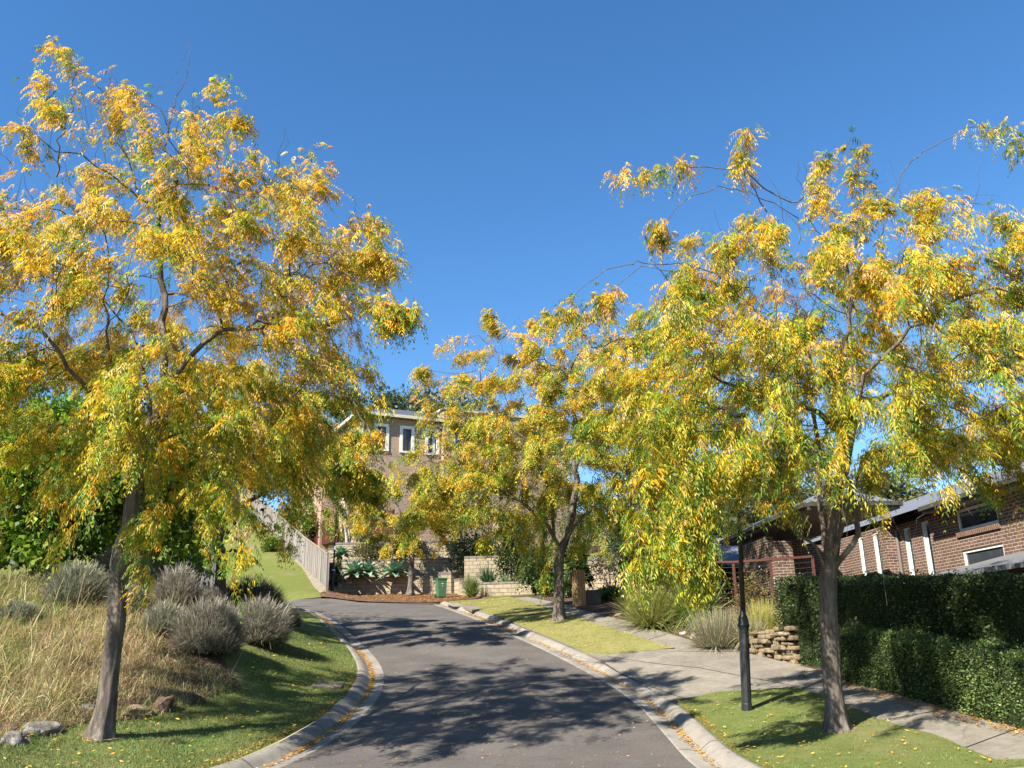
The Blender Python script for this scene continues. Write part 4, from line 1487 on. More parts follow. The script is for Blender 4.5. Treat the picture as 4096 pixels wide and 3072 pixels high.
# ------------------------------------------------------------------ fences and terrace walls
# paling fence stepping up the hill
fen = thing('paling_fence', 'long weathered grey timber paling fence climbing the grassy hill', 'fence', at_y(326, 590.5, 44))
fl = [at_y(326, 590.5, 44.0), at_y(301.5, 567, 51.5), at_y(277, 540.8, 60.0), at_y(256, 519, 71.0), at_y(244, 506, 80)]
fh = [1.78, 1.72, 1.72, 1.72, 1.72]
tot = np.r_[0, np.cumsum([np.linalg.norm((b_ - a)[:2]) for a, b_ in zip(fl[:-1], fl[1:])])]
def fpt(s):
    return np.array([np.interp(s, tot, [p[j] for p in fl]) for j in range(3)])
mb, pl = MB(), MB()
s = 0
random.seed(3)
while s < tot[-1] - .1:
    a, b_ = fpt(s), fpt(s + .095)
    v = (b_ - a) * [1, 1, 0]; n_ = np.array([v[1], -v[0], 0]); n_ /= np.linalg.norm(n_)
    gz = a[2]
    mb.box(np.r_[a[:2], gz + .18] + n_ * random.uniform(0, .006), v * .96, -n_ * .02, Z3 * (1.6 + random.uniform(-.02, .02)))
    s += .1
mb.build('palings', M['paling'], fen)
for i in range(int(tot[-1] / 1.2)):
    a, b_ = fpt(i * 1.2), fpt(i * 1.2 + 1.2)
    v = b_ - a; n_ = np.array([v[1], -v[0], 0]); n_ /= np.linalg.norm(n_)
    za, zb_ = a[2], b_[2]
    P = [np.r_[a[:2], za - .4], np.r_[b_[:2], zb_ - .4], np.r_[b_[:2], zb_ + .2], np.r_[a[:2], za + .2]]
    Q = [p + n_ * .03 for p in P]
    pl.add(P + Q, [(0, 1, 2, 3), (7, 6, 5, 4), (3, 2, 6, 7), (0, 4, 5, 1)])
pl.build('plinth', M['plinth'], fen)
cp = MB()
for i in range(int(tot[-1] / 1.2)):
    a, b_ = fpt(i * 1.2), fpt(i * 1.2 + 1.2)
    za, zb_ = a[2] + 1.8, b_[2] + 1.8
    v = b_ - a; n_ = np.array([v[1], -v[0], 0]); n_ /= np.linalg.norm(n_)
    P = [np.r_[a[:2], za] + n_ * .045, np.r_[b_[:2], zb_] + n_ * .045, np.r_[b_[:2], zb_] - n_ * .06, np.r_[a[:2], za] - n_ * .06]
    cp.add(P + [p + Z3 * .035 for p in P], [(0, 3, 2, 1), (4, 5, 6, 7), (0, 1, 5, 4), (2, 3, 7, 6), (1, 2, 6, 5), (3, 0, 4, 7)])
cp.build('capping', M['plinth'], fen)
p = fl[0]
for s in (0, 12, 24):
    q = fpt(s)
    mb = MB(); mb.cbox(np.r_[q[:2], q[2] - .1] + np.array([.06, -.05, 0]), .1, .1, 1.98, .4); mb.build('post', M['paling'], fen)

# dark fence in the shade on the left
df = thing('dark_paling_fence', 'dark grey timber paling fence in the shade behind the lavender on the left', 'fence', at_y(190, 590, 29))
a, b_ = at_y(140, 592, 30.5), at_y(214.5, 596, 27.0)
ta, tb = at_y(140, 566, 30.5), at_y(214.5, 539.5, 27.0)
L = np.linalg.norm((b_ - a)[:2]); n = int(L / .11)
v = (b_ - a) / n
mb = MB()
nn = np.array([v[1], -v[0], 0]); nn /= np.linalg.norm(nn)
random.seed(9)
for i in range(n):
    f_ = i / n
    o = a + (b_ - a) * f_
    top = ta[2] + (tb[2] - ta[2]) * (math.floor(f_ * 6) / 5.0 if True else f_)
    mb.box(np.r_[o[:2], o[2] - .5] + nn * random.uniform(0, .02), v * [1, 1, 0] * .93, nn * .02, Z3 * (top - o[2] + .5 + random.uniform(-.02, .02)))
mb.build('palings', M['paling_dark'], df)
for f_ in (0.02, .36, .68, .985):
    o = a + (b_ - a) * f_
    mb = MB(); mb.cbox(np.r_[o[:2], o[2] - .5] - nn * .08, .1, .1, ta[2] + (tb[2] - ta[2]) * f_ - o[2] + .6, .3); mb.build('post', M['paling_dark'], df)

# red slatted fence above the terraces
rfn = thing('slatted_fence', 'dark red fence of horizontal slats above the top terrace wall', 'fence', at_y(350, 540, 53.5))
a, b_ = at_y(288, 545, 60.0), at_y(392, 541.5, 51.8)
v = b_ - a; v[2] = 0; L = np.linalg.norm(v); v /= L
zbase = at_y(340, 541, 55.3)[2]
mb = MB()
n_ = np.array([v[1], -v[0], 0])
for k in range(14):
    mb.box(np.r_[a[:2], zbase + .1 * k], v * L, n_ * .03, Z3 * (.094 if k < 6 else .07))
mb.box(np.r_[a[:2], zbase + 1.4], v * (L * .42), n_ * .03, Z3 * .075).box(np.r_[a[:2], zbase + 1.5], v * (L * .42), n_ * .03, Z3 * .075)
mb.build('slats', M['slat'], rfn)
for k in range(7):
    mb = MB(); mb.cbox(np.r_[(a + v * L * k / 6)[:2], zbase - .3] - n_ * .06, .09, .09, 1.9 if k < 3 else 1.72, math.atan2(v[1], v[0])); mb.build('post', M['slat'], rfn)
# cream water tank beside the house
tk = thing('water_tank', 'cream cylindrical tank beside the tan brick house', 'tank', at_y(345, 530, 54.5))
b_ = WLOC[tk]
MB().tube_prof(b_, [(.42, 0), (.42, 1.75), (.38, 1.8)], 20).build('tank_body', M['tank'], tk, smooth=True)
MB().tube_prof(b_ + Z3 * 1.8, [(.46, 0), (.46, .08), (.25, .22), (.05, .26)], 20).build('tank_lid', M['cream'], tk)

# terrace walls
def block_wall(name, label, pts, z0, tops, depth=.35, cap=True):
    """pts plan polyline; tops: list of (fraction start, fraction end, z) stepped courses"""
    base = np.r_[np.mean([p[:2] for p in pts], 0), z0]
    t = thing(name, label, 'retaining wall', base)
    mb, cb = MB(), MB()
    P = [np.array(p[:2], float) for p in pts]
    cum = np.r_[0, np.cumsum([np.linalg.norm(b_ - a) for a, b_ in zip(P[:-1], P[1:])])]
    def at(s): return np.array([np.interp(s, cum, [p[0] for p in P]), np.interp(s, cum, [p[1] for p in P])])
    cuts = sorted({0, cum[-1], *[c for c in cum], *[f[0] * cum[-1] for f in tops], *[f[1] * cum[-1] for f in tops]})
    for s0, s1 in zip(cuts[:-1], cuts[1:]):
        if s1 - s0 < .01: continue
        mid_ = (s0 + s1) / 2 / cum[-1]
        zt = [z for f0, f1, z in tops if f0 <= mid_ <= f1][0]
        a, b_ = at(s0 + 1e-4), at(s1 - 1e-4)
        v = np.r_[b_ - a, 0]; n_ = np.array([v[1], -v[0], 0]); n_ /= np.linalg.norm(n_)
        if n_[1] > 0 and abs(n_[1]) > .2: n_ = -n_
        mb.box(np.r_[a, z0], v, -n_ * depth, Z3 * (zt - z0 - .1))
        cb.box(np.r_[a, zt - .1] + n_ * .02, v, -n_ * (depth + .02), Z3 * .1)
    mb.build('blocks', M['block'], t)
    cb.build('cap', M['block_cap'], t)
    return t
c2 = lambda x, y: ((900 + x / 1.659) / 4, (1500 + y / 1.659) / 4)
YA, YB, YC = 46.7, 48.2, 50.0
pa0, pa1 = at_y(*c2(680, 1435), YA), at_y(*c2(1500, 1470), YA - .2)
zA = at_y(*c2(1000, 1340), YA)[2]
block_wall('lower_terrace_wall', 'lowest cream block retaining wall behind the leaf mulch and green bin', [pa0, pa1, at_y(1860 / 4, 590, YA + .4)], pa0[2] - .5,
           [(0, .07, zA - .42), (.07, .13, zA - .2), (.13, .78, zA), (.78, .92, zA + .18), (.92, 1, zA + .3)])
pb0, pb1 = at_y(*c2(675, 1300), YB), at_y(*c2(1640, 1330), YB)
zB = at_y(*c2(900, 1222), YB)[2]
block_wall('middle_terrace_wall', 'middle cream block retaining wall behind the agaves', [pb0, pb1], zA - .6,
           [(0, .055, zB - .75), (.055, .1, zB - .4), (.1, 1.0, zB)])
pc0, pc1 = at_y(*c2(680, 1180), YC), at_y(*c2(1800, 1200), YC)
zC = at_y(*c2(900, 1110), YC)[2]
block_wall('upper_terrace_wall', 'top cream block retaining wall with grey coping under the slatted fence', [pc0, pc1], zB - .6,
           [(0, .04, zC - .3), (.04, 1.0, zC)])
# soil filling the terraces
def bed(p0, p1, depth, z, zlow, mat=None, name='garden_bed'):
    mb = MB()
    a, b_ = np.array(p0[:2]), np.array(p1[:2])
    n_ = np.array([-(b_ - a)[1], (b_ - a)[0]]); n_ /= np.linalg.norm(n_)
    if n_[1] < 0: n_ = -n_
    mb.box(np.r_[a + n_ * .3, zlow], np.r_[b_ - a, 0], np.r_[n_ * depth, 0], Z3 * (z - zlow))
    o = mb.build(name, mat or M['soil']); o['kind'] = 'structure'
bed(pa0, at_y(1860 / 4, 590, YA + .4), 1.5, zA - .12, 2.5)
bed(pb0, pb1, 1.9, zB - .12, 2.6)
bed(pc0, pc1, 3.2, zC - .1, 2.7)
bed(at_y(300, 540, 53.3), at_y(600, 540, 53.3), 14, 7.55, 2.8)
# right-hand wall with a corner, in front of the dark shrubs
YD = 42.6
c3 = lambda x, y: ((1700 + x / 1.843) / 4, (1800 + y / 1.843) / 4)
d0, d1, d2 = at_y(*c3(215, 1080), YA - .2), at_y(*c3(418, 1075), YD), at_y(*c3(790, 1082), YD - .3)
zD = at_y(*c3(430, 975), YD)[2]
block_wall('corner_terrace_wall', 'cream block retaining wall with a corner at the end of the grass verge, right of the bin', [d0, d1, d2], d1[2] - .6,
           [(0, .12, zD + .45), (.12, .2, zD + .25), (.2, 1.0, zD)])
mb = MB()
P = [d0[:2] + [.3, .2], d1[:2] + [.1, .3], d2[:2] + [0, .3], d2[:2] + [2.5, 4.4], d0[:2] + [.3, 2.0]]
mb.add([np.r_[p, zD - .1] for p in P], [(0, 1, 2, 3, 4)])
o = mb.build('garden_bed', M['soil']); o['kind'] = 'structure'
e0, e1 = at_y(*c3(290, 940), 45.5), at_y(*c3(860, 945), 45.2)
zE = at_y(*c3(500, 780), 45.5)[2]
block_wall('shaded_terrace_wall', 'tall cream block retaining wall in deep shade behind the dark shrubs', [e0, e1], zD - .5, [(0, 1, zE)])
bed(e0, e1, 8, zE - .1, 2.5)
f0, f1 = at_y(*c3(1120, 940), 40.5), at_y(*c3(1440, 945), 40.0)
zF = at_y(*c3(1300, 800), 40.5)[2]
block_wall('far_right_terrace_wall', 'sunlit piece of cream block wall between the shrubs behind the timber letterbox', [f0, f1], f0[2] - 1.5, [(0, 1, zF)])
bed(f0, f1, 6, zF - .1, 2.4)
# ------------------------------------------------------------------ street furniture
lb = G(746.8, 711.6)
def make_lamp(base):
    t = thing('street_lamp', 'black street lamp post standing on the near right grass island beside the tree', 'street lamp', base, 'black lantern street lamps')
    b = np.array(base)
    MB().tube_prof(b - Z3 * .1, [(.088, 0), (.088, .24), (.082, .25), (.082, 1.44), (.09, 1.45), (.09, 1.48)], 10).build('base_sleeve', M['black'], t)
    MB().tube_prof(b + Z3 * 1.38, [(.1, 0), (.105, .03), (.09, .06), (.085, .12), (.07, .17), (.05, .22), (.048, .3)], 14).build('collar', M['black'], t, smooth=True)
    MB().tube_prof(b + Z3 * 1.66, [(.042, 0), (.036, 2.9), (.05, 2.91), (.05, 2.96), (.03, 2.97), (.03, 3.04)], 12).build('pole', M['black'], t, smooth=True)
    lz = b + Z3 * 4.7
    fr = MB()
    fr.tube_prof(lz, [(.06, 0), (.13, .03), (.135, .05)], 4)
    for k in range(4):
        th = math.pi / 4 + k * math.pi / 2
        o = np.array([math.cos(th), math.sin(th), 0])
        fr.tube([lz + o * .128 + Z3 * .05, lz + o * .215 + Z3 * .36], .012, 5)
    fr.tube_prof(lz + Z3 * .36, [(.225, 0), (.235, .025)], 4)
    l_ = fr.build('lantern', M['black'], t)
    MB().tube_prof(lz + Z3 * .052, [(.122, 0), (.207, .306)], 4).build('glass', M['lamp_glass'], l_)
    MB().tube_prof(lz + Z3 * .386, [(.25, 0), (.2, .06), (.09, .13), (.07, .17), (.09, .18), (.03, .22), (.03, .27), (.005, .3)], 4).build('lantern_roof', M['black'], l_)
    return t
lamp = make_lamp(lb - Z3 * .02)
lamp.rotation_euler = (0, math.radians(3.2), 0)
lamp2 = lamp.copy(); COL.objects.link(lamp2)
fb = at_y(331.7, 596.3, 44.7)
lamp2.location = tuple(fb); WLOC[lamp2] = fb
lamp2.rotation_euler = (0, math.radians(1.0), .3)
lamp2['label'] = 'distant black street lamp with a glass lantern beside the end of the paling fence'
for ch in list(lamp.children):
    c = ch.copy(); COL.objects.link(c); c.parent = lamp2; WLOC[c] = fb
    for gch in list(ch.children):
        g_ = gch.copy(); COL.objects.link(g_); g_.parent = c; WLOC[g_] = fb
mb = MB().tube_prof(fb + Z3 * 1.28, [(.086, 0), (.086, .06)], 10)
mb.build('band', M['sticker'], lamp2)
mb = MB().box(fb + np.array([-.02, -.09, 2.35]), (.05, 0, 0), (0, .01, 0), (0, 0, .16)); mb.build('sticker', M['sticker'], lamp2)

# wheelie bin
bp = at_y(441, 598.2, 44.0)
bz = thing('wheelie_bin', 'green wheelie bin with closed lid in front of the low block wall', 'bin', bp)
ang = .35
ca, sa = math.cos(ang), math.sin(ang)
R2 = lambda x, y, z: bp + np.array([ca * x - sa * y, sa * x + ca * y, z])
def frust(mb, x0, x1, y0, y1, z0, X0, X1, Y0, Y1, z1):
    P = [R2(x0, y0, z0), R2(x1, y0, z0), R2(x1, y1, z0), R2(x0, y1, z0), R2(X0, Y0, z1), R2(X1, Y0, z1), R2(X1, Y1, z1), R2(X0, Y1, z1)]
    mb.add(P, [(0, 3, 2, 1), (4, 5, 6, 7), (0, 1, 5, 4), (1, 2, 6, 5), (2, 3, 7, 6), (3, 0, 4, 7)])
mb = MB(); frust(mb, -.2, .2, -.21, .2, .05, -.24, .24, -.26, .26, .9)
frust(mb, -.255, .255, -.275, .275, .87, -.255, .255, -.275, .275, .915)
mb.build('body', M['bin'], bz, bevel=.02)
mb = MB(); frust(mb, -.27, .27, -.29, .3, .917, -.25, .25, -.26, .28, .985)
frust(mb, -.25, .25, .28, .36, .9, -.25, .25, .28, .34, .95)
mb.build('lid', M['bin_lid'], bz, bevel=.015)
for sx in (-.235, .235):
    c_ = R2(sx, .2, .1); ax = np.array([ca, sa, 0])
    mb = MB(); mb.tube([c_ - ax * .025, c_ + ax * .025], .1, 16); mb.build('wheel', M['rubber'], bz)
for k, w_ in ((0, .09), (-.12, .03)):
    mb = MB(); mb.box(R2(-w_ / 2, -.252, .68 + k), np.array([ca, sa, 0]) * w_, np.array([-sa, ca, 0]) * .012, Z3 * .035)
    mb.build('sticker', M['sticker'], bz)

# timber letterbox pillar
lp = G(567, 612.5)
lx = at_y(579.5, 611.0, 31.2)
gz = float(H(lx[0], lx[1]))
pb = thing('letterbox', 'square timber letterbox pillar with black box beside the footpath behind the middle tree', 'letterbox', np.r_[lx[:2], gz])
b = WLOC[pb]
hgt = 1.18
mb = MB()
for k in range(4):
    mb.cbox(b + np.array([.115 * k - .17, 0, -.1]), .112, .36, hgt + .1 - .012 * (k % 2))
mb.build('boards', M['postbox'], pb, bevel=.008)
mb = MB(); mb.box(b + np.array([-.285, -.15, .72]), (.055, 0, 0), (0, .3, 0), (0, 0, .36)); mb.build('mail_slot', M['black'], pb)
mb = MB(); mb.box(b + np.array([-.29, -.1, .96]), (.004, 0, 0), (0, .2, 0), (0, 0, .07)); mb.build('plate', M['sticker'], pb)
mb = MB(); mb.box(b + np.array([.26, -.1, -.1]), (.5, 0, 0), (0, .4, 0), (0, 0, .6)); mb.build('bench_end', M['black'], pb)

# drain pit covers
def slab(name, label, px, z_up, mat, thick=.1, hole=False):
    q = [G(u, v) for u, v in px]
    c_ = np.mean(q, 0)
    mb = MB()
    P = [np.r_[p[:2], float(H(p[0], p[1])) + z_up] for p in q]
    mb.add(P + [p - Z3 * thick for p in P], [(0, 1, 2, 3), (7, 6, 5, 4)] + [(i, i + 4, (i + 1) % 4 + 4, (i + 1) % 4) for i in range(4)])
    o = mb.build(name, mat, origin=c_, bevel=.01)
    return tag(o, label, 'drain cover')
c6 = lambda x, y: ((900 + x / 2.011) / 4, (2250 + y / 2.011) / 4)
slab('drain_cover', 'cracked concrete pit cover set in the lawn behind the left kerb', [c6(690, 1010), c6(740, 978), c6(965, 985), c6(930, 1025)], .05, M['slab'])
slab('drain_cover', 'flat concrete pit lid in the dry grass behind the right kerb inlet', [c3(280, 1160), c3(330, 1150), c3(425, 1180), c3(345, 1190)], .06, M['slab'])
io = thing('drain_inlet', 'dark side entry drain opening in the right kerb with a concrete lintel', 'drain', np.r_[RC[np.argmin(abs(RC[:, 1] - 36.6))], float(zr(36.6))])
i0 = np.argmin(abs(RC[:, 1] - 35.6)); i1 = np.argmin(abs(RC[:, 1] - 37.6))
t_ = RC[i1] - RC[i0]; t_ = t_ / np.linalg.norm(t_); n_ = np.array([t_[1], -t_[0]])
a = np.r_[RC[i0] + n_ * .24, float(zr(RC[i0][1]))]; b_ = np.r_[RC[i1] + n_ * .24, float(zr(RC[i1][1]))]
mb = MB(); mb.box(a + Z3 * .02, b_ - a, np.r_[n_, 0] * .3, Z3 * .085); mb.build('opening', M['black_flat'], io)
mb = MB(); mb.box(a + Z3 * .106 - np.r_[n_, 0] * .03, b_ - a, np.r_[n_, 0] * .45, Z3 * .05); mb.build('lintel', M['kerb'], io)

# agaves on the lowest terrace wall
def agave_mesh(mb, c, R, n=26, seed=1):
    rg = random.Random(seed)
    for i in range(n):
        a = i * 2.39996 + rg.uniform(-.15, .15)
        e = math.radians(72 - 92 * (i / n) ** .85)        # inner leaves upright, outer drooping
        L = R * rg.uniform(.85, 1.1)
        d = np.array([math.cos(a) * math.cos(e), math.sin(a) * math.cos(e), math.sin(e)])
        s_ = np.array([-math.sin(a), math.cos(a), 0])
        u_ = np.cross(s_, d) * -1
        wprof = [.05, .095, .135, .14, .105, .05, .004]
        rows = []
        for k, w_ in enumerate(wprof):
            f_ = k / (len(wprof) - 1)
            p = np.array(c) + d * L * f_ - Z3 * (.22 * L * f_ ** 2.2)
            w = w_ * R / .75
            rows += [p - s_ * w + u_ * w * .35, p - u_ * .012, p + s_ * w + u_ * w * .35]
        fs = []
        for k in range(len(wprof) - 1):
            q = 3 * k
            fs += [(q, q + 1, q + 4, q + 3), (q + 1, q + 2, q + 5, q + 4)]
        mb.add(rows, fs)
def m_agave():
    mt, nt, b = new_mat("agave_leaf")
    n = noise_tex(nt, 5, 3)
    r = ramp(nt, [(.3, (.13, .25, .16)), (.7, (.27, .4, .27))], n.outputs[0])
    nt.links.new(r.outputs[0], b.inputs['Base Color']); b.inputs['Roughness'].default_value = .45
    return mt
M['agave'] = m_agave()
def agave(c, R, label, seed):
    t = thing('agave', label, 'agave', c, 'agaves on the terraces')
    mb = MB(); agave_mesh(mb, c, R, 28, seed); mb.build('rosette', M['agave'], t, smooth=True)
    mb = MB(); mb.tube([np.array(c) + [0, .15, -.55], np.array(c) - [0, 0, -.03]], [.07, .06], 8); mb.build('stem', M['bark'], t)
agave(at_y(*c2(858, 1316), 46.3), 1.0, 'large grey-green agave, left of the pair spilling over the lowest block wall', 1)
agave(at_y(*c2(950, 1308), 46.5), .88, 'grey-green agave, right of the touching pair on the lowest block wall', 2)
agave(at_y(*c2(1128, 1312), 46.25), 1.0, 'separate grey-green agave on the block wall next to the small tree', 3)
agave(at_y(*c2(772, 1192), 48.5), .75, 'pale green agave on the middle terrace beside the distant lamp', 4)

# ------------------------------------------------------------------ rocks
def rock(px, Y, size, mat, label, seed, squash=.65):
    c = G(*px) if Y is None else at_y(*px, Y)
    c = np.r_[c[:2], float(H(c[0], c[1]))]
    bm = bmesh.new()
    bmesh.ops.create_icosphere(bm, subdivisions=4, radius=1)
    rg = random.Random(seed)
    size *= .74
    c = c + (np.array([-.05, .22, 0]) if px[0] < 300 else 0)
    off = Vector((rg.uniform(0, 50), rg.uniform(0, 50), rg.uniform(0, 50)))
    ax = [rg.uniform(.75, 1.25) for _ in range(3)]
    pls = [(Vector((rg.gauss(0, 1), rg.gauss(0, 1), rg.gauss(0, 1) + .3)).normalized(), rg.uniform(.55, .85)) for _ in range(9)]
    for v in bm.verts:
        p = v.co.copy()
        for n_, d_ in pls:
            e = p.dot(n_) - d_
            if e > 0: p -= n_ * e * .9
        p *= 1 + .22 * noise.noise(p * 1.6 + off) + .08 * noise.noise(p * 5 + off)
        v.co = Vector((p.x * size * ax[0], p.y * size * ax[1], p.z * size * squash * ax[2] + size * .08))
    me = bpy.data.meshes.new('rock'); bm.to_mesh(me); bm.free()
    me.materials.append(mat)
    o = bpy.data.objects.new('rock', me); attach(o, None, c); o.location = tuple(c)
    o.rotation_euler = (0, 0, rg.uniform(0, 6))
    return tag(o, label, 'rock', 'rocks edging the left garden bed')
rock((128, 719), None, .42, M['rock'], 'large flat tan rock right of the left tree trunk', 11, .55)
rock((158, 714), None, .38, M['rock_red'], 'tall pointed red-brown rock at the bed edge right of the flat tan rock', 12, 1.1)
rock((112, 720), None, .2, M['rock_grey'], 'small grey rock tucked behind the left tree trunk', 13)
rock((80, 712), None, .26, M['rock_grey'], 'pale grey rock half hidden in grass left of the trunk', 14)
rock((84, 725), None, .25, M['rock_red'], 'brown rock low in the grass just left of the trunk', 15)
rock((54, 731), None, .26, M['rock_red'], 'brown rock between the trunk and the grey wedge rock', 16, .5)
rock((32, 737), None, .36, M['rock_grey'], 'grey wedge-shaped rock with tan streaks near the left edge', 17, .75)
rock((4, 735), None, .3, M['rock_red'], 'red-brown rock at the left edge of the lawn', 18)
rock((8, 747), None, .27, M['rock_grey'], 'grey-blue rock lowest at the left edge', 19, .7)
rock((190, 705), None, .26, M['rock_red'], 'dark rock in shade at the end of the rock edging', 20, .8)
rock((695.5, 637.5), None, .19, M['rock_white'], 'white rounded rock beside the footpath near the succulents', 21, .8)
rock((683, 633.5), None, .12, M['rock_white'], 'small pale rock at the footpath edge beside the round tussock', 22, .7)
rock((803, 677), None, .14, M['rock'], 'tan stone at the foot of the tall hedge corner', 23, .6)
rock((620, 615.5), None, .22, M['rock'], 'low brown stone under the shrub right of the letterbox', 24, .5)
# ------------------------------------------------------------------ hedges
def hedge(name, label, outline, height_fn, n, leaf, pal, w, top_n=None, seed=2):
    rg = np.random.default_rng(seed)
    P = np.array(outline, float)
    c_ = P.mean(0)
    t = thing(name, label, 'hedge', np.r_[c_, float(H(*c_))])
    area = 0.5 * abs(np.sum(P[:, 0] * np.roll(P[:, 1], -1) - np.roll(P[:, 0], -1) * P[:, 1]))
    E = [(a, b_) for a, b_ in zip(P, np.roll(P, -1, 0))]
    ln = np.array([np.linalg.norm(b_ - a) for a, b_ in E])
    hs = np.array([height_fn(*p) for p in P])
    side_area = (ln * 1.5).sum()
    ns = int(n * side_area / (side_area + area)); nt_ = n - ns
    i = rg.choice(len(E), ns, p=ln / ln.sum()); f_ = rg.uniform(0, 1, ns)
    a = np.array([e[0] for e in E])[i]; b_ = np.array([e[1] for e in E])[i]
    xy = a + (b_ - a) * f_[:, None]
    tng = unit(b_ - a); nr = np.c_[tng[:, 1], -tng[:, 0]]
    flip = ((xy + nr * .05 - c_) ** 2).sum(1) < ((xy - nr * .05 - c_) ** 2).sum(1)
    nr[flip] *= -1
    zb_ = H(xy[:, 0], xy[:, 1]); zt = np.array([height_fn(*q) for q in xy])
    z = zb_ + (zt - zb_) * rg.uniform(0, 1, ns) ** .9
    dep = np.abs(rg.normal(0, .07, ns)) - .03
    bulge = np.array([.07 * noise.noise((q[0] * 1.6, q[1] * 1.6, zz * 1.6)) + .06 * noise.noise((q[0] * 3.5, q[1] * 3.5, zz * 3.5 + 4)) + .03 * noise.noise((q[0] * 7, q[1] * 7, zz * 7)) for q, zz in zip(xy, z)])
    xy2 = xy - nr * dep[:, None] + nr * bulge[:, None]
    Ps = np.c_[xy2, z]; Os = np.c_[nr, np.full(ns, .25)]
    mn, mx = P.min(0), P.max(0)
    q = rg.uniform(mn, mx, (nt_ * 4, 2)); q = q[inside(q, P)][:nt_]
    zt = np.array([height_fn(*a) + .09 * noise.noise((a[0] * 1.9, a[1] * 1.9, 3)) + .03 * noise.noise((a[0] * 9, a[1] * 9, 3)) for a in q])
    Pt = np.c_[q, zt - np.abs(rg.normal(0, .05, len(q))) + .03]; Ot = np.c_[rg.normal(0, .4, (len(q), 2)), np.ones(len(q))]
    PP, OO = np.vstack([Ps, Pt]), np.vstack([Os, Ot])
    patchy = np.exp(.45 * np.array([noise.noise((a[0] * 1.7, a[1] * 1.7, a[2] * 1.7)) for a in PP]))[:, None]
    hb_ = RNG.uniform(0, 1, len(PP)) < .03
    PP = PP + OO * (RNG.uniform(.02, .14, len(PP)) * hb_)[:, None]
    V, Fc, T = leaf_quads(PP, OO, leaf, .6, .2, np.clip(jitter_cols(pal, w, len(PP), .25) * patchy, .004, .9), droop=.1)
    np_mesh('foliage', V, Fc, M['gloss_leaf'], t, T)
    # solid dark core filling the hedge, standing in for its shaded inside
    mb = MB()
    k = len(P)
    Q = c_ + (P - c_) * (1 - .16 / np.maximum(np.linalg.norm(P - c_, axis=1), .3))[:, None]
    lo = [np.r_[p, float(H(*p)) - .05] for p in Q]; hi = [np.r_[p, height_fn(*p) - .1] for p in Q]
    mb.add(lo + hi, [tuple(range(k))[::-1], tuple(range(k, 2 * k))] + [(j, (j + 1) % k, k + (j + 1) % k, k + j) for j in range(k)])
    mb.build('dark_core', M['core_dark'], t)
    return t
M['core_dark'] = mat_plain("hedge_core", (.022, .03, .012), .95, .5, 14, .6, spec=.05)  # near-black green, the shade inside the hedge put into the core colour
lowf = np.array([G(u, v)[:2] for u, v in [(840, 681), (872, 688.5), (905, 697.5), (936, 706), (980, 718), (1024, 730)]])
ext = lowf[-1] + (lowf[-1] - lowf[-2]) * 1.6
lowf = np.vstack([lowf, ext])
tl = np.gradient(lowf, axis=0); tl = unit(tl); nl = np.c_[-tl[:, 1], tl[:, 0]]
nl[nl[:, 0] < 0] *= -1
low_poly = np.vstack([lowf, (lowf + nl * .8)[::-1]])
hz_low = lambda x, y: float(H(x, y)) + .93
hedge('low_hedge', 'low clipped dark green hedge along the right footpath, in front of the tall hedge', low_poly, hz_low, 42000, .036,
      [(.07, .115, .028), (.10, .15, .038), (.05, .085, .02), (.16, .19, .06)], [4, 3, 3, 1.5])
k0 = G(786, 660)[:2]; k1 = G(808, 666)[:2]
tall_poly = np.vstack([[k0 + [0, .3], k0, k1 + [.15, -.1], lowf[0] + [.35, .55]], (lowf + nl * .83)[1:], (lowf + nl * 2.2)[::-1]])
ta_ = at_y(784, 579.5, k0[1])[2]; pz = lowf[-2] + nl[-2] * .83
tz_ = at_y(1024, 581.5, pz[1])[2]
hz_tall = lambda x, y: tz_ + (ta_ - tz_) * (y - pz[1]) / (k0[1] - pz[1])
hedge('tall_hedge', 'tall dense dark green hedge in front of the brown brick house, behind the low hedge', tall_poly, hz_tall, 60000, .05,
      [(.032, .06, .015), (.055, .09, .022), (.02, .038, .011), (.10, .13, .045), (.12, .075, .04)], [4, 3, 3, .8, .4], seed=4)

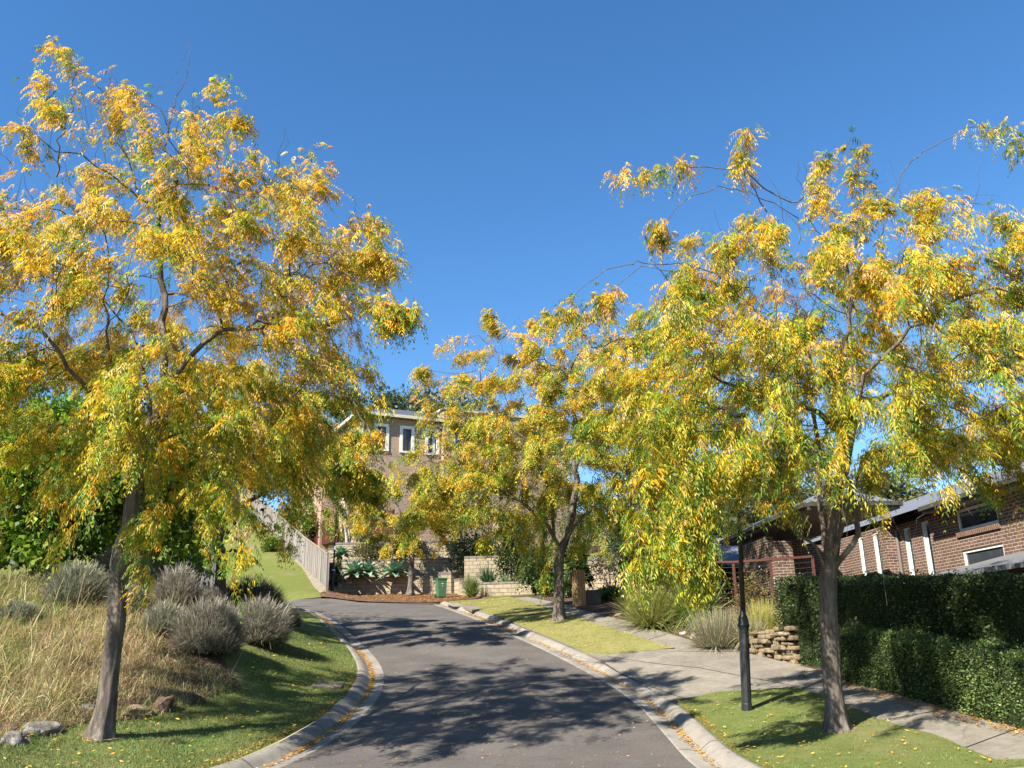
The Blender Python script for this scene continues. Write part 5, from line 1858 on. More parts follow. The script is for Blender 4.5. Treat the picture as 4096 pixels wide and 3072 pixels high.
# ------------------------------------------------------------------ lavender, tussocks, dry grass
LAVG = [(.22, .235, .15), (.28, .285, .2), (.16, .175, .10)]
LAVT = [(.31, .27, .23), (.38, .335, .29), (.25, .21, .18), (.34, .34, .25)]
def hump(u0, u1, vt, Y):
    p = at_y((u0 + u1) / 2, vt, Y)
    dep = (p - CAM) @ fwd
    rx = (u1 - u0) / 2 * dep / F_
    b_ = np.r_[p[:2], float(H(p[0], p[1])) - .03]
    return b_, rx, max(.3, p[2] - b_[2])
LAVC = []
def lavender(u0, u1, vt, Y, label, n=2600, grey=1.0, tipmix=1.0, name='lavender_bush', cat='lavender', group='lavender bushes on the left bank'):
    b_, rx, h = hump(u0, u1, vt, Y)
    LAVC.append((b_[0], b_[1], rx))
    n = int(n * 1.9)
    t = thing(name, label, cat, b_, group)
    d = unit(RNG.normal(0, 1, (n, 3)) * [1, 1, .9]); d[:, 2] = np.abs(d[:, 2]) * 1.0
    lump = 1 + .22 * np.array([noise.noise(Vector(q * 2.3) + Vector((u0, 0, 0))) for q in d])
    R = np.array([rx, rx * .9, h])
    L = RNG.uniform(.16, .42, n) * min(1, h / .8)
    P = b_ + d * R * (lump * RNG.uniform(.55, .86, n))[:, None]
    D = unit(d * [.75, .75, .5] + [0, 0, .6] + RNG.normal(0, .3, (n, 3)))
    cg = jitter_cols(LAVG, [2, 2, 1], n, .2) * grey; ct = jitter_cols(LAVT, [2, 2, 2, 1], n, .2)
    V, Fc, _ = strips(P, D, L, RNG.uniform(.009, .019, n), .12 * np.ones(n), 3, tip=.5)
    k = 8
    s = np.repeat(np.array([0, .35, .75, 1.0]), 2)[None, :, None]
    s = np.clip(s * tipmix, 0, 1)
    T = (cg[:, None] * (1 - s) + ct[:, None] * s).reshape(-1, 3)
    parts = [(V, Fc, T)]
    m_ = n * 2
    d2 = unit(RNG.normal(0, 1, (m_, 3))); d2[:, 2] = np.abs(d2[:, 2])
    P2 = b_ + d2 * R * (RNG.uniform(.35, .85, m_))[:, None]
    V2, F2, T2 = leaf_quads(P2, d2 + [0, 0, .4], .09, .22, .2, jitter_cols(LAVG + [(.06, .05, .035)], [2, 2, 2, 2], m_, .25) * grey)
    parts.append((V2, F2, T2))
    V, Fc, T = merge(parts)
    np_mesh('foliage', V, Fc, M['blade'], t, np.clip(T, .004, .9))
    return t
lavender(93, 158, 546, 22.0, 'grey-mauve lavender bush behind the left trunk, highest on the bank', 2600)
lavender(157, 201, 569, 20.0, 'brownish lavender bush in front of the dark fence', 2400, .9, 1.2)
lavender(146, 186, 604, 18.2, 'small grey-green lavender bush right of the left trunk', 1500, 1.1, .4)
lavender(176, 246, 600, 18.0, 'broad dull lavender bush above the dry grass', 3600, .9)
lavender(222, 293, 600, 20.3, 'large silvery lavender bush spilling towards the kerb', 4200, 1.15)
lavender(216, 286, 581, 24.6, 'lavender bush with shade in its dark tint, in front of the hill lawn', 3000, .5, .4)  # foliage tint halved, shade put into the colour
lavender(266, 302, 607, 23.6, 'round lavender bush with shade in its dark tint, nearest the road', 2200, .5, .4)  # same lavender palette, darkened for the shadow lying on it
lavender(48, 112, 564, 19.2, 'pale grey-green bush above the long grass left of the trunk', 2200, 1.1, .3)

lavender(0, 42, 603, 17.6, 'blue-green grey shrub at the left edge among the long grass', 1800, 1.1, .25)
lavender(186, 226, 588, 21.6, 'silvery lavender bush between the two largest lavender bushes', 2200, 1.1, .9)
lavender(110, 148, 586, 19.0, 'grey-green shrub directly behind the left trunk', 1800, 1.1, .4)
edge_px = [(-60, 752), (0, 743), (40, 731), (90, 722), (137, 717), (165, 709), (186, 703), (215, 692), (237, 684)]
E_ = np.array([G(u, v)[:2] for u, v in edge_px])
bed_poly = np.vstack([E_, (E_ + np.array([-5.5, 8.0]))[::-1]])
def scatter(poly, n):
    mn, mx = poly.min(0), poly.max(0)
    out = []
    while sum(len(o) for o in out) < n:
        q = RNG.uniform(mn, mx, (n * 2, 2)); out.append(q[inside(q, poly)])
    return np.vstack(out)[:n]
STRAW = [(.43, .33, .17), (.54, .44, .26), (.32, .23, .11), (.22, .15, .075)]
GG = [(.12, .2, .03), (.19, .25, .05), (.3, .3, .09)]
n = 70000
nt_ = 900
tc_ = scatter(bed_poly, nt_); ti = RNG.integers(0, nt_, n)
qo = RNG.normal(0, .13, (n, 2)); q = tc_[ti] + qo
loose = RNG.uniform(0, 1, n) < .35
q[loose] = scatter(bed_poly, int(loose.sum()))
tuft_g = RNG.normal(0, .45, nt_)[ti] * ~loose; tuft_s = np.exp(RNG.normal(0, .2, nt_))[ti]; tuft_v = np.exp(RNG.normal(0, .28, nt_))[ti]
fld = np.array([noise.noise((a[0] * .55, a[1] * .55, 4.2)) + .5 * noise.noise((a[0] * 1.9, a[1] * 1.9, 1.2)) for a in q])
# distance from the bed edge drives how tall and how green it is
dE = np.sqrt(((q[:, None] - E_[None]) ** 2).sum(-1)).min(1)
green = RNG.uniform(0, 1, n) < np.clip(.02 + .075 * dE + .55 * fld + tuft_g, .03, .9)
col = np.where(green[:, None], jitter_cols(GG, [2, 2, 1], n, .2), jitter_cols(STRAW, [3, 2, 2, 1], n, .22))
near_ = np.min([np.hypot(q[:, 0] - a, q[:, 1] - b) / r_ for a, b, r_ in LAVC], axis=0)
L = np.clip(.3 + .5 * np.clip(dE / 1.2, 0, 1), .2, .9) * np.clip((near_ - .75) * 1.4, .05, 1) * np.clip(1.15 - (q[:, 0] + 8.0) * .22, .35, 1) * RNG.uniform(.35, 1.05, n) * (1 + .35 * fld) * tuft_s
col = col * tuft_v[:, None]
a = RNG.uniform(0, 2 * np.pi, n); e = np.abs(RNG.normal(.15, .5, n))
# tufts lean together
la = np.array([noise.noise((p[0] * 1.3, p[1] * 1.3, 7)) for p in q]) * 4
D = np.c_[np.cos(a) * np.sin(e) + .22 * np.cos(la), np.sin(a) * np.sin(e) + .22 * np.sin(la) - .08, np.cos(e)]
D[:, :2] += np.where(loose[:, None], 0, qo * 2.6)
V, Fc, T = strips(np.c_[q, H(q[:, 0], q[:, 1]) - .02], D, L, RNG.uniform(.005, .012, n), RNG.uniform(.2, 1.5, n), 4, np.clip(col, .01, .9))
o = np_mesh('long_grass', V, Fc, M['blade'], None, T)
tag(o, 'long straw coloured dry grass mixed with green covering the left garden bank', 'dry grass', kind='stuff')
ne = 3800
f_ = RNG.uniform(0, len(E_) - 1.01, ne); ii = f_.astype(int)
qe = E_[ii] + (E_[ii + 1] - E_[ii]) * (f_ - ii)[:, None] + np.c_[RNG.normal(-.02, .1, ne), RNG.normal(.02, .1, ne)]
ke = np.array([noise.noise((x * 1.7, 1.2, 0)) for x in f_]) + RNG.normal(0, .3, ne) > -.05
qe = qe[ke]; ne = len(qe)
V, Fc, T = strips(np.c_[qe, H(qe[:, 0], qe[:, 1])], np.c_[RNG.normal(.1, .45, ne), RNG.normal(-.2, .45, ne), np.ones(ne)], RNG.uniform(.12, .42, ne), np.full(ne, .008), RNG.uniform(.2, 1.0, ne), 4,
                  np.where(RNG.uniform(0, 1, (ne, 1)) < .45, jitter_cols(GG, [2, 2, 1], ne, .2), jitter_cols(STRAW, [3, 2, 2, 1], ne, .22)))
o = np_mesh('long_grass', V, Fc, M['blade'], None, T)
tag(o, 'ragged fringe of grass growing around the edging rocks', 'dry grass', kind='stuff')
# a few tall bare seed stalks
n = 150
q = scatter(bed_poly, n)
V, Fc, T = strips(np.c_[q, H(q[:, 0], q[:, 1])], np.c_[RNG.normal(0, .28, (n, 2)), np.ones(n)], RNG.uniform(.7, 1.35, n), np.full(n, .012), RNG.uniform(0, .35, n), 5, jitter_cols(STRAW, [1, 2, 1, 0], n))
o = np_mesh('seed_stalks', V, Fc, M['blade'], None, T)
tag(o, 'scattered tall dry seed stalks standing above the long grass', 'dry grass', kind='stuff')
patch('garden_bed', np.vstack([E_ + [.08, -.05], (E_ + np.array([-5.7, 8.2]))[::-1]]), M['soil'], .012, .5)

# mown lawn blades near the camera
def mown(poly, n, hgt, wid, pal, w, label, avoid=None):
    q = scatter(np.array(poly), n)
    fl_ = np.array([noise.noise((a[0] * .8, a[1] * .8, 2.2)) for a in q])
    V, Fc, T = strips(np.c_[q, H(q[:, 0], q[:, 1]) + .005], np.c_[RNG.normal(0, .4, (n, 2)), np.ones(n)],
                      hgt * RNG.uniform(.5, 1.3, n) * (1 + .7 * np.array([noise.noise((a[0] * 3.1, a[1] * 3.1, 6.1)) for a in q])), np.full(n, wid), RNG.uniform(0, .6, n), 2,
                      np.clip(jitter_cols(pal, w, n, .18) * (1 + .45 * fl_)[:, None] * (1 + np.outer(np.array([noise.noise((a[0] * 1.6, a[1] * 1.1, 8.2)) for a in q]), [.3, -.05, .15])), .01, .8))
    o = np_mesh('lawn_grass', V, Fc, M['blade'], None, T)
    tag(o, label, 'grass', kind='stuff')
LG = [(.13, .185, .048), (.17, .22, .066), (.10, .15, .036), (.29, .27, .12)]
yy = np.arange(10.4, 24.5, .6)
left_poly = np.vstack([np.c_[[np.interp(y, LB[:, 1], LB[:, 0]) - .03 for y in yy], yy],
                       [(-6.6, 24.5), (-6.4, 22)], (E_ + [.1, -.05])[::-1], [(-9.5, 10.4)]])
mown(left_poly, 105000, .042, .007, LG, [4, 3, 2, .9], 'short green mown grass on the left lawn')
mown(isl, 42000, .042, .007, LG, [3, 3, 2, 1.2], 'short green mown grass on the near right island')
mown(mid, 50000, .045, .014, [(.22, .22, .07), (.28, .26, .095), (.17, .18, .05), (.32, .28, .13)], [3, 3, 2, 1], 'short yellowing grass on the middle verge')

# ------------------------------------------------------------------ shrubs on the right and on the terraces
DKG = [(.02, .04, .01), (.035, .06, .014), (.05, .085, .02)]
MDG = [(.045, .085, .02), (.07, .12, .028), (.03, .055, .014), (.13, .17, .05)]
BRG = [(.10, .18, .025), (.16, .24, .035), (.06, .11, .02)]
OLV = [(.11, .12, .045), (.15, .15, .06), (.07, .08, .03), (.2, .17, .07)]
RED = [(.25, .12, .04), (.32, .2, .06), (.2, .19, .05), (.15, .08, .04)]
GRY = [(.12, .15, .09), (.17, .19, .12), (.08, .1, .06)]
def shrub(u0, u1, vt, Y, name, label, pal, w, leaf, n, zb=None, **kw):
    p = at_y((u0 + u1) / 2, vt, Y)
    dep = (p - CAM) @ fwd
    rx = (u1 - u0) / 2 * dep / F_
    zb = float(H(p[0], p[1])) - .03 if zb is None else zb
    h = max(.35, p[2] - zb)
    return bush(name, label, kw.pop('cat', 'shrub'), (p[0], p[1], zb), (rx * .92, rx * .85, h * .52), n, leaf, pal, w, lift=h * .5, **kw)
shrub(518, 556, 549, 39.6, 'climbing_shrub', 'tall leafy shrub mound left of the middle tree trunk, spilling over the block wall', MDG, [2, 2, 1, 1], .13, 3600, k=46)
shrub(536, 562, 578, 37.6, 'leafy_shrub', 'low bright green shrub against the middle tree trunk on its left', BRG, [1, 1, 1], .13, 1500)
shrub(563, 592, 545, 37.0, 'dark_shrub', 'tall dark shrub between the middle tree trunk and the letterbox', DKG, [2, 2, 1], .14, 3400, k=46)
shrub(558, 580, 580, 35.6, 'leafy_shrub', 'low green shrub to the right of the middle tree trunk', MDG, [1, 2, 1, 2], .13, 1500)
shrub(594, 631, 589, 32.0, 'leafy_shrub', 'rounded bright green shrub right of the timber letterbox', [(.10, .17, .03), (.17, .24, .05), (.045, .08, .02)], [1, 1, 2], .12, 2600)
shrub(586, 632, 556, 37.4, 'twiggy_shrub', 'open twiggy dark purple shrub in front of the sunlit block wall', [(.05, .03, .025), (.08, .05, .035), (.05, .06, .02)], [2, 2, 1], .1, 1500, stems=16, sig=.3)
shrub(622, 668, 540, 34.5, 'dark_shrub', 'large dark evergreen shrub behind the round tussock', DKG, [2, 2, 1], .13, 4200, k=55)
shrub(655, 706, 548, 33.5, 'dark_shrub', 'dark evergreen shrub behind the drooping grass clump', DKG, [2, 2, 2], .13, 4200, k=55)
shrub(690, 735, 560, 31.5, 'dark_shrub', 'dark leafy shrub in front of the grey roofed side wing', DKG, [1, 2, 2], .13, 3400, k=50)
shrub(600, 640, 500, 46, 'dark_shrub', 'dark tree-like shrub rising behind the letterbox shrubs', MDG, [2, 1, 2, .3], .16, 3600, k=50)
shrub(640, 700, 490, 48, 'dark_shrub', 'tall dark green bush left of the grey side wing roof', MDG, [2, 1, 2, .3], .17, 4200, k=55)
wz = float(WLOC[bpy.data.objects['far_right_terrace_wall']][2])
bush('weeping_shrub', 'weeping grey-green shrub hanging over the shaded wall right of the middle trunk', 'shrub', np.r_[at_y(584, 560, 43)[:2], 4.4], (1.25, 1.1, 1.3), 3400, .15, GRY + MDG, [2, 2, 1, 1, 1, 1, .3], k=50, lift=2.55, droop=1.3, ratio=.3, trunk=.07, stems=5)
shrub(496, 533, 522, 44.2, 'dark_shrub', 'dark bushy shrub above the corner terrace wall', DKG, [2, 2, 1], .14, 3400, k=50)
shrub(447, 497, 532, 47.0, 'dark_shrub', 'shrub behind the wheelie bin with deep shade in its black-green leaf colour', [(.012, .022, .008), (.02, .035, .01)], [1, 1], .15, 4200, k=55)  # near-black palette paints the deep shade into the leaves
shrub(350, 392, 543, 48.9, 'olive_shrub', 'olive green rounded shrub between the middle and upper terrace walls', OLV, [2, 2, 2, 1], .11, 3000, zB - .1, k=46)
shrub(391, 412, 545, 48.9, 'olive_shrub', 'green shrub with reddish tips left of the small tree trunk', OLV + RED[:1], [1, 1, 2, 1, 1], .11, 1700, zB - .1)
shrub(350, 376, 521, 50.8, 'small_shrub', 'grey-green shrub on the top terrace left of its neighbour', GRY, [1, 1, 1], .1, 1200, zC - .1)
shrub(375, 392, 529, 50.8, 'small_shrub', 'small reddish shrub on the top terrace', RED, [1, 1, 2, 1], .1, 800, zC - .1)
shrub(512, 534, 516, 47, 'purple_shrub', 'purple-brown leaved shrub above the dark shrubs', [(.1, .06, .07), (.14, .1, .1), (.08, .045, .04)], [1, 1, 1], .12, 1500)
shrub(726, 772, 580, 22.9, 'red_leaved_shrub', 'twiggy olive shrub with reddish leaves beside the handrail', RED + OLV[:2], [1.5, 1, 2, 1, 1, 1], .055, 2300, stems=14, sig=.27)
shrub(673, 696, 622, 25.6, 'succulent', 'low green and bronze succulents behind the pale stones', [(.2, .22, .08), (.25, .15, .07), (.13, .16, .05)], [1, 1, 1], .09, 700, ratio=.5)
shrub(262, 280, 539, 57.0, 'small_shrub', 'fresh green clump against the paling fence on the hill', BRG, [2, 1, 1], .14, 1500)
shrub(333, 343, 560, 46.9, 'dark_shrub', 'small dark shrub at the end of the paling fence', DKG, [1, 1, 1], .1, 700)

TU = [(.25, .27, .06), (.33, .33, .1), (.15, .18, .035), (.42, .38, .17)]
p = G(650, 627); tussock('tussock_grass', 'large round olive green tussock beside the footpath', p, 2600, 1.45, .62, .014, TU, [2, 2, 2, 1], 'ornamental grass clumps', .35, rad=.3)
p = G(698, 625); tussock('tussock_grass', 'drooping green strappy grass clump between the round tussock and the lamp', p, 1000, 1.75, .5, .03, [(.14, .2, .035), (.2, .25, .05), (.3, .26, .09)], [2, 2, 1], 'ornamental grass clumps', .8, rad=.3)
p = G(716, 647); tussock('tussock_grass', 'dry grey grass-like clump left of the lamp post', p, 1800, 1.0, .6, .012, [(.3, .27, .17), (.24, .24, .14), (.4, .34, .23), (.2, .2, .1)], [2, 2, 1, 1], 'ornamental grass clumps', .3, rad=.42)
p = G(752, 653); tussock('tussock_grass', 'low dry grass clump leaning over the stacked stone wall', np.r_[p[0] + .1, p[1] + .35, p[2] + .3], 900, .6, .75, .012, [(.3, .27, .15), (.24, .24, .1), (.4, .34, .2)], [2, 2, 1], 'ornamental grass clumps', .6, rad=.25)
p = at_y(765, 640, 21.9); tussock('tussock_grass', 'yellow-green fine grass clump behind the lamp post on its right', np.r_[p[:2], p[2] + .1], 1300, .95, .6, .011, [(.4, .37, .1), (.32, .33, .08), (.5, .43, .18)], [2, 2, 1], 'ornamental grass clumps', .5, rad=.2)
p = at_y(472, 597, 42.0); tussock('tussock_grass', 'green grass tuft against the corner of the low block wall', p, 420, 1.15, .5, .03, [(.1, .16, .03), (.2, .24, .06)], [2, 1], 'ornamental grass clumps', .4)
p = at_y(488, 577, 43.8); tussock('flax', 'dark green strappy flax on the shaded garden bed', np.r_[p[:2], zD - .1], 160, 1.3, .5, .06, [(.04, .09, .03), (.07, .13, .05)], [1, 1], None, .7, 'flax')
p = at_y(506, 578, 43.6); tussock('flax', 'small pale green plant on the shaded bed near the wall edge', np.r_[p[:2], zD - .1], 90, .7, .7, .07, [(.12, .2, .08), (.18, .26, .12)], [1, 1], None, .5, 'flax')
p = at_y(418, 560, 48.8); tussock('flax', 'dark bronze arching flax right of the small tree trunk', np.r_[p[:2], zB - .1], 130, 1.3, .6, .06, [(.05, .03, .025), (.08, .05, .04)], [1, 1], None, 1.2, 'flax')
p = at_y(505, 548, 45.0); tussock('cordyline', 'spiky dark green cordyline above the corner terrace wall', np.r_[p[:2], p[2] + .5], 130, 1.35, .95, .07, [(.05, .1, .04), (.09, .15, .07)], [1, 1], None, .25, 'cordyline', rad=.05)
p = at_y(629, 548, 39.0); tussock('cordyline', 'blue-green spiky yucca high among the dark shrubs', p, 120, 1.2, .9, .08, [(.1, .2, .13), (.16, .26, .18)], [1, 1], None, .25, 'yucca', rad=.05)

# ------------------------------------------------------------------ background trees
LIM = [(.17, .28, .02), (.24, .34, .03), (.09, .17, .015), (.05, .1, .012)]
b_ = at_y(48, 600, 22.0); b_ = np.r_[b_[:2], float(H(*b_[:2]))]
zt = at_y(48, 415, 22)[2]
bush('broadleaf_tree', 'lime green broadleaf tree on the bank behind the leaning left trunk', 'tree', b_, (3.8, 2.4, (zt - b_[2]) * .58), 21000, .17, LIM, [2, 2, 2, 1.4], k=130, lift=(zt - b_[2]) * .44, trunk=.14, ratio=.75, sig=.14, shell=.8, crown_name='crown', droop=.5)
b_ = at_y(128, 600, 31.5); b_ = np.r_[b_[:2], float(H(*b_[:2]))]
zt = at_y(128, 440, 31.5)[2]
bush('broadleaf_tree', 'darker green broadleaf tree behind the leaning left trunk on its right', 'tree', b_, (3.0, 1.8, (zt - b_[2]) * .55), 13000, .17, [LIM[0], LIM[2], LIM[3], (.03, .06, .01)], [.8, 2, 2, 2], k=100, lift=(zt - b_[2]) * .44, trunk=.12, ratio=.7, sig=.15, crown_name='crown', droop=.5)
b_ = at_y(-10, 600, 27); b_ = np.r_[b_[:2], float(H(*b_[:2]))]
bush('evergreen_tree', 'very dark evergreen tree added to keep the left edge dark behind the lime green tree', 'tree', b_, (6.5, 2.6, 3.6), 17000, .22, [(.012, .022, .006), (.025, .045, .01)], [1, 1], k=130, lift=2.6, trunk=.15, crown_name='crown')  # added filler, its near-black leaves darken the background
def bg_tree(u, vt, Y, rx, label, name, pal, w, leaf, n, frac=.5, k=70, sig=.16, kind_cat='tree', trunk=.16, bark='bark', zoff=0, droop=.4, ratio=.5):
    p = at_y(u, vt, Y); zb = float(H(p[0], p[1])) + zoff
    h = p[2] - zb
    return bush(name, label, kind_cat, (p[0], p[1], zb - .05), (rx, rx * .85, h * frac), n, leaf, pal, w, k=k, lift=h * (1 - frac * .97), trunk=trunk, stem=bark, sig=sig, crown_name='crown', droop=droop, ratio=ratio)
GUM = [(.07, .1, .055), (.11, .14, .08), (.04, .06, .03), (.16, .17, .09)]
GT = 'gum trees behind the houses'
bg_tree(402, 387, 95, 5.2, 'tall grey-green gum tree above the tan brick roof, highest of its row', 'gum_tree', GUM, [2, 2, 3, .6], .55, 3600, .34, k=36, bark='bark_pale')
bg_tree(424, 408, 88, 4.4, 'rounded gum crown right of the highest gum over the roof', 'gum_tree', GUM, [2, 2, 2, 1], .5, 2600, .4, k=36, bark='bark_pale')
bg_tree(456, 398, 92, 4.2, 'gum tree crown above the parapet of the cream wing', 'gum_tree', GUM, [2, 2, 2, .5], .5, 2600, .4, k=36, bark='bark_pale')
bg_tree(382, 411, 84, 5.0, 'low olive gum crown along the tan brick roof ridge', 'gum_tree', OLV + GUM, [1, 1, 1, 1, 2, 1, 1, 1], .5, 2800, .5, k=40, bark='bark_pale')
bg_tree(356, 412, 80, 5.0, 'olive treetop left of the tan brick house corner', 'gum_tree', OLV + MDG, [1, 1, 1, 1, 1, 1, 1, 1], .45, 3000, .55, k=40)
bg_tree(300, 416, 64, 4.2, 'dark green tree behind the upper part of the paling fence', 'evergreen_tree', MDG + DKG, [2, 1, 2, 1, 1, 1, 1], .3, 5200, .5, k=70)
bg_tree(334, 440, 60, 2.6, 'slim green tree beside the tan brick side wall', 'evergreen_tree', MDG + BRG, [2, 2, 2, 1, 1, 1, .5], .26, 3400, .5, k=50)
bg_tree(255, 420, 84, 5.5, 'dark tree on the hilltop at the far end of the paling fence', 'evergreen_tree', DKG + MDG, [2, 2, 2, 1, 1, 1, .5], .4, 4800, .5, k=70)
bg_tree(205, 440, 80, 6.0, 'dark tree on the hilltop left of the paling fence', 'evergreen_tree', DKG + MDG, [2, 2, 2, 1, 1, 1, .5], .4, 4800, .5, k=70)
bg_tree(345, 494, 55.5, .75, 'yellow-green garden shrub behind the slatted fence', 'garden_tree', BRG + [(.3, .32, .03)], [1, 2, 1, 2], .2, 900, .6, k=20, trunk=.05)
bg_tree(303, 500, 58, 1.6, 'yellow-green bush behind the left end of the slatted fence', 'garden_tree', BRG + [(.3, .32, .03)], [1, 2, 1, 1], .22, 1700, .6, k=30, trunk=.05)
bg_tree(728, 462, 58, 4.4, 'grey-green gum tree behind the near lamp post', 'gum_tree', GUM + OLV, [2, 2, 2, 1, 1, 1, 1, 1], .36, 5600, .5, k=70, bark='bark_pale')
bg_tree(768, 478, 52, 3.2, 'olive gum tree rising above the porch roof', 'gum_tree', GUM + OLV, [2, 2, 2, 1, 1, 1, 1, 1], .32, 4200, .5, k=60, bark='bark_pale')
bg_tree(700, 490, 50, 3.2, 'pale olive gum tree left of the near lamp post', 'gum_tree', GUM + OLV, [2, 2, 1, 2, 1, 1, 1, 1], .32, 4200, .5, k=60, bark='bark_pale')
bg_tree(655, 470, 62, 4.4, 'gum tree behind the middle of the tree-lined verge', 'gum_tree', GUM + OLV, [2, 2, 2, 1, 1, 1, 1, 1], .36, 4200, .5, k=60, bark='bark_pale')
bg_tree(872, 474, 60, 4.0, 'gum tree crown showing over the long grey roof', 'gum_tree', GUM + OLV, [2, 2, 2, 1, 1, 1, 1, 1], .34, 3600, .5, k=50, bark='bark_pale')
bg_tree(350, 478, 52.8, .9, 'slender pale trunked tree in front of the slatted fence', 'garden_tree', MDG + [(.3, .26, .05)], [1, 2, 1, 1, 1], .16, 900, .33, k=18, trunk=.14, bark='bark_pale')
# ------------------------------------------------------------------ the street trees
def PX(L): return [at_y(*q) for q in L]
# left tree
b0 = G(99.5, 737.5)
Y0 = b0[1]
zt, zb_ = at_y(150, 108, Y0 - .5)[2], at_y(150, 505, Y0)[2]
cL = at_y(150, 330, Y0)
polys = [([b0 - Z3 * .12] + PX([(107, 700, Y0), (114, 640, Y0), (123, 570, Y0), (132, 505, Y0), (140, 470, Y0)]), None),
         (PX([(140, 470, Y0), (135, 452, Y0 - .2), (127, 419, Y0 - .5), (114, 381, Y0 - .9), (106, 330, Y0 - 1.2)]), 0),
         (PX([(140, 470, Y0), (151, 450, Y0 + .1), (156, 419, Y0 + .2), (163, 389, Y0 + .3), (163, 309, Y0 + .4), (160, 250, Y0 + .3), (162, 190, Y0)]), 0),
         (PX([(163, 309, Y0 + .4), (150, 240, Y0 + 1.0)]), 2),
         (PX([(156, 419, Y0 + .2), (177, 377, Y0 - .3), (203, 343, Y0 - .7), (224, 334, Y0 - 1.0), (262, 340, Y0 - 1.2)]), None) ]
def sub(pl, start): return pl
polys[4] = (polys[4][0], 1)
polys = [polys[0], polys[1],
         polys[2],
         (PX([(151, 455, Y0 + .1), (170, 434, Y0 - .4), (197, 429, Y0 - .9), (235, 420, Y0 - 1.4)]), 0),
         (PX([(151, 455, Y0 + .1), (177, 377, Y0 - .3), (203, 343, Y0 - .7), (224, 334, Y0 - 1.0), (262, 330, Y0 - 1.2)]), 0),
         (PX([(145, 460, Y0 + .3), (150, 400, Y0 + 1.2), (130, 330, Y0 + 1.8)]), 0),
         (PX([(140, 465, Y0 - .1), (110, 420, Y0 - 1.0), (70, 370, Y0 - 1.6), (40, 330, Y0 - 1.9)]), 0)]
cz = (zt + zb_) / 2; kl = Y0 / 14.4
def scl(env, k, c):
    return [(tuple(np.array(c) + (np.array(e[0]) - c) * [k, k, 1]), (e[1][0] * k, e[1][1] * k, e[1][2]), e[2]) for e in env]
env = [((cL[0], Y0, cz + .3), (3.7, 3.6, (zt - zb_) / 2 - .1), 3.0),
       ((cL[0] - 1.6, Y0 - .4, cz - .6), (3.0, 2.8, 2.4), 1.0),
       ((cL[0] + 1.6, Y0 - .6, cz - 1.6), (2.0, 2.2, 1.7), 1.1), ((cL[0] + 2.6, Y0 - .4, cz + .6), (1.5, 2.0, 1.7), .7), ((cL[0] - 1.9, Y0 + .7, cz - 1.9), (2.2, 2.0, 1.6), .8),
       ((cL[0] - .5, Y0 - .6, zt - 1.9), (2.5, 2.2, 1.3), .5)]
env = scl(env, kl * .96, np.array([cL[0], Y0, cz]))
sh = [(PX([(163, 150, Y0 - .8), (169, 121, Y0 - .8), (181, 90, Y0 - .8), (188, 70, Y0 - .8), (189.6, 36, Y0 - .8)]), .016, 0.0),
      (PX([(168, 122, Y0 - .8), (153, 102, Y0 - .9), (140, 110, Y0 - 1.0), (122, 88, Y0 - 1.0)]), .012, .2),
      (PX([(60, 140, Y0 - 1), (71, 109, Y0 - 1), (74, 73, Y0 - 1), (66, 55, Y0 - 1), (55, 47, Y0 - 1)]), .014, .5),
      (PX([(282, 294, Y0 - 1.5), (329, 305, Y0 - 1.8), (380, 320, Y0 - 2), (398, 318, Y0 - 2), (413, 309, Y0 - 2)]), .012, .3),
      (PX([(300, 262, Y0 - 1.5), (329, 263, Y0 - 1.8), (360, 284, Y0 - 1.9), (390, 311, Y0 - 2), (396, 322, Y0 - 2)]), .012, .3),
      (PX([(290, 250, Y0 - 1.2), (330, 256, Y0 - 1.3), (352, 258, Y0 - 1.3), (372, 255, Y0 - 1.3), (392, 268, Y0 - 1.3)]), .012, .3),
      (PX([(320, 370, Y0 - 1.2), (350, 400, Y0 - 1.4), (363, 423, Y0 - 1.5), (378, 457, Y0 - 1.6), (392, 470, Y0 - 1.6)]), .013, .15),
      (PX([(300, 350, Y0 - 1), (335, 372, Y0 - 1.2), (358, 398, Y0 - 1.2), (372, 440, Y0 - 1.2)]), .012, .2),
      (PX([(110, 140, Y0 - .5), (122, 110, Y0 - .6), (115, 92, Y0 - .6)]), .010, .5),
      (PX([(200, 150, Y0 - .5), (212, 120, Y0 - .6), (238, 118, Y0 - .8), (246, 126, Y0 - .8)]), .010, .5),
      (PX([(225, 480, Y0 - 1.8), (240, 510, Y0 - 2), (245, 550, Y0 - 2), (243, 590, Y0 - 2)]), .010, .85),
      (PX([(215, 470, Y0 - 1.2), (212, 510, Y0 - 1.2), (206, 560, Y0 - 1.2)]), .010, .8),
      (PX([(130, 545, Y0 - .2), (140, 520, Y0 - .6), (150, 530, Y0 - .8), (152, 550, Y0 - .8)]), .010, .6),
      (PX([(120, 590, Y0 - .1), (128, 545, Y0 - .3), (142, 560, Y0 - .5), (146, 590, Y0 - .5)]), .008, .4)]
gr_l = lambda P: .32 + .42 * np.clip((cz + .6 - P[:, 2]) / 3.5, 0, 1)
xlim_l = at_y(325, 430, Y0 - 1)[0]; zlim_l = at_y(325, 395, Y0 - 1)[2]
dn_l = lambda P: np.clip(1.15 - .7 * np.clip((P[:, 2] - cz) / (zt - cz), 0, 1.2), .3, 2) * np.where((P[:, 0] > xlim_l) & (P[:, 2] < zlim_l), .2, 1) * np.where(P[:, 2] < at_y(200, 470, Y0 - 1)[2], .65, 1) * np.where(P[:, 2] < at_y(200, 530, Y0 - 1)[2], .4, 1)
street_tree('tall golden yellow street tree with a leaning trunk on the left lawn', b0, polys, env, 11, 1700, .125, 19500, 5, .2, .105, .0088, gr_l, shoots=sh, density=dn_l, sites_per=2.8, kill=.42, twig=.4)

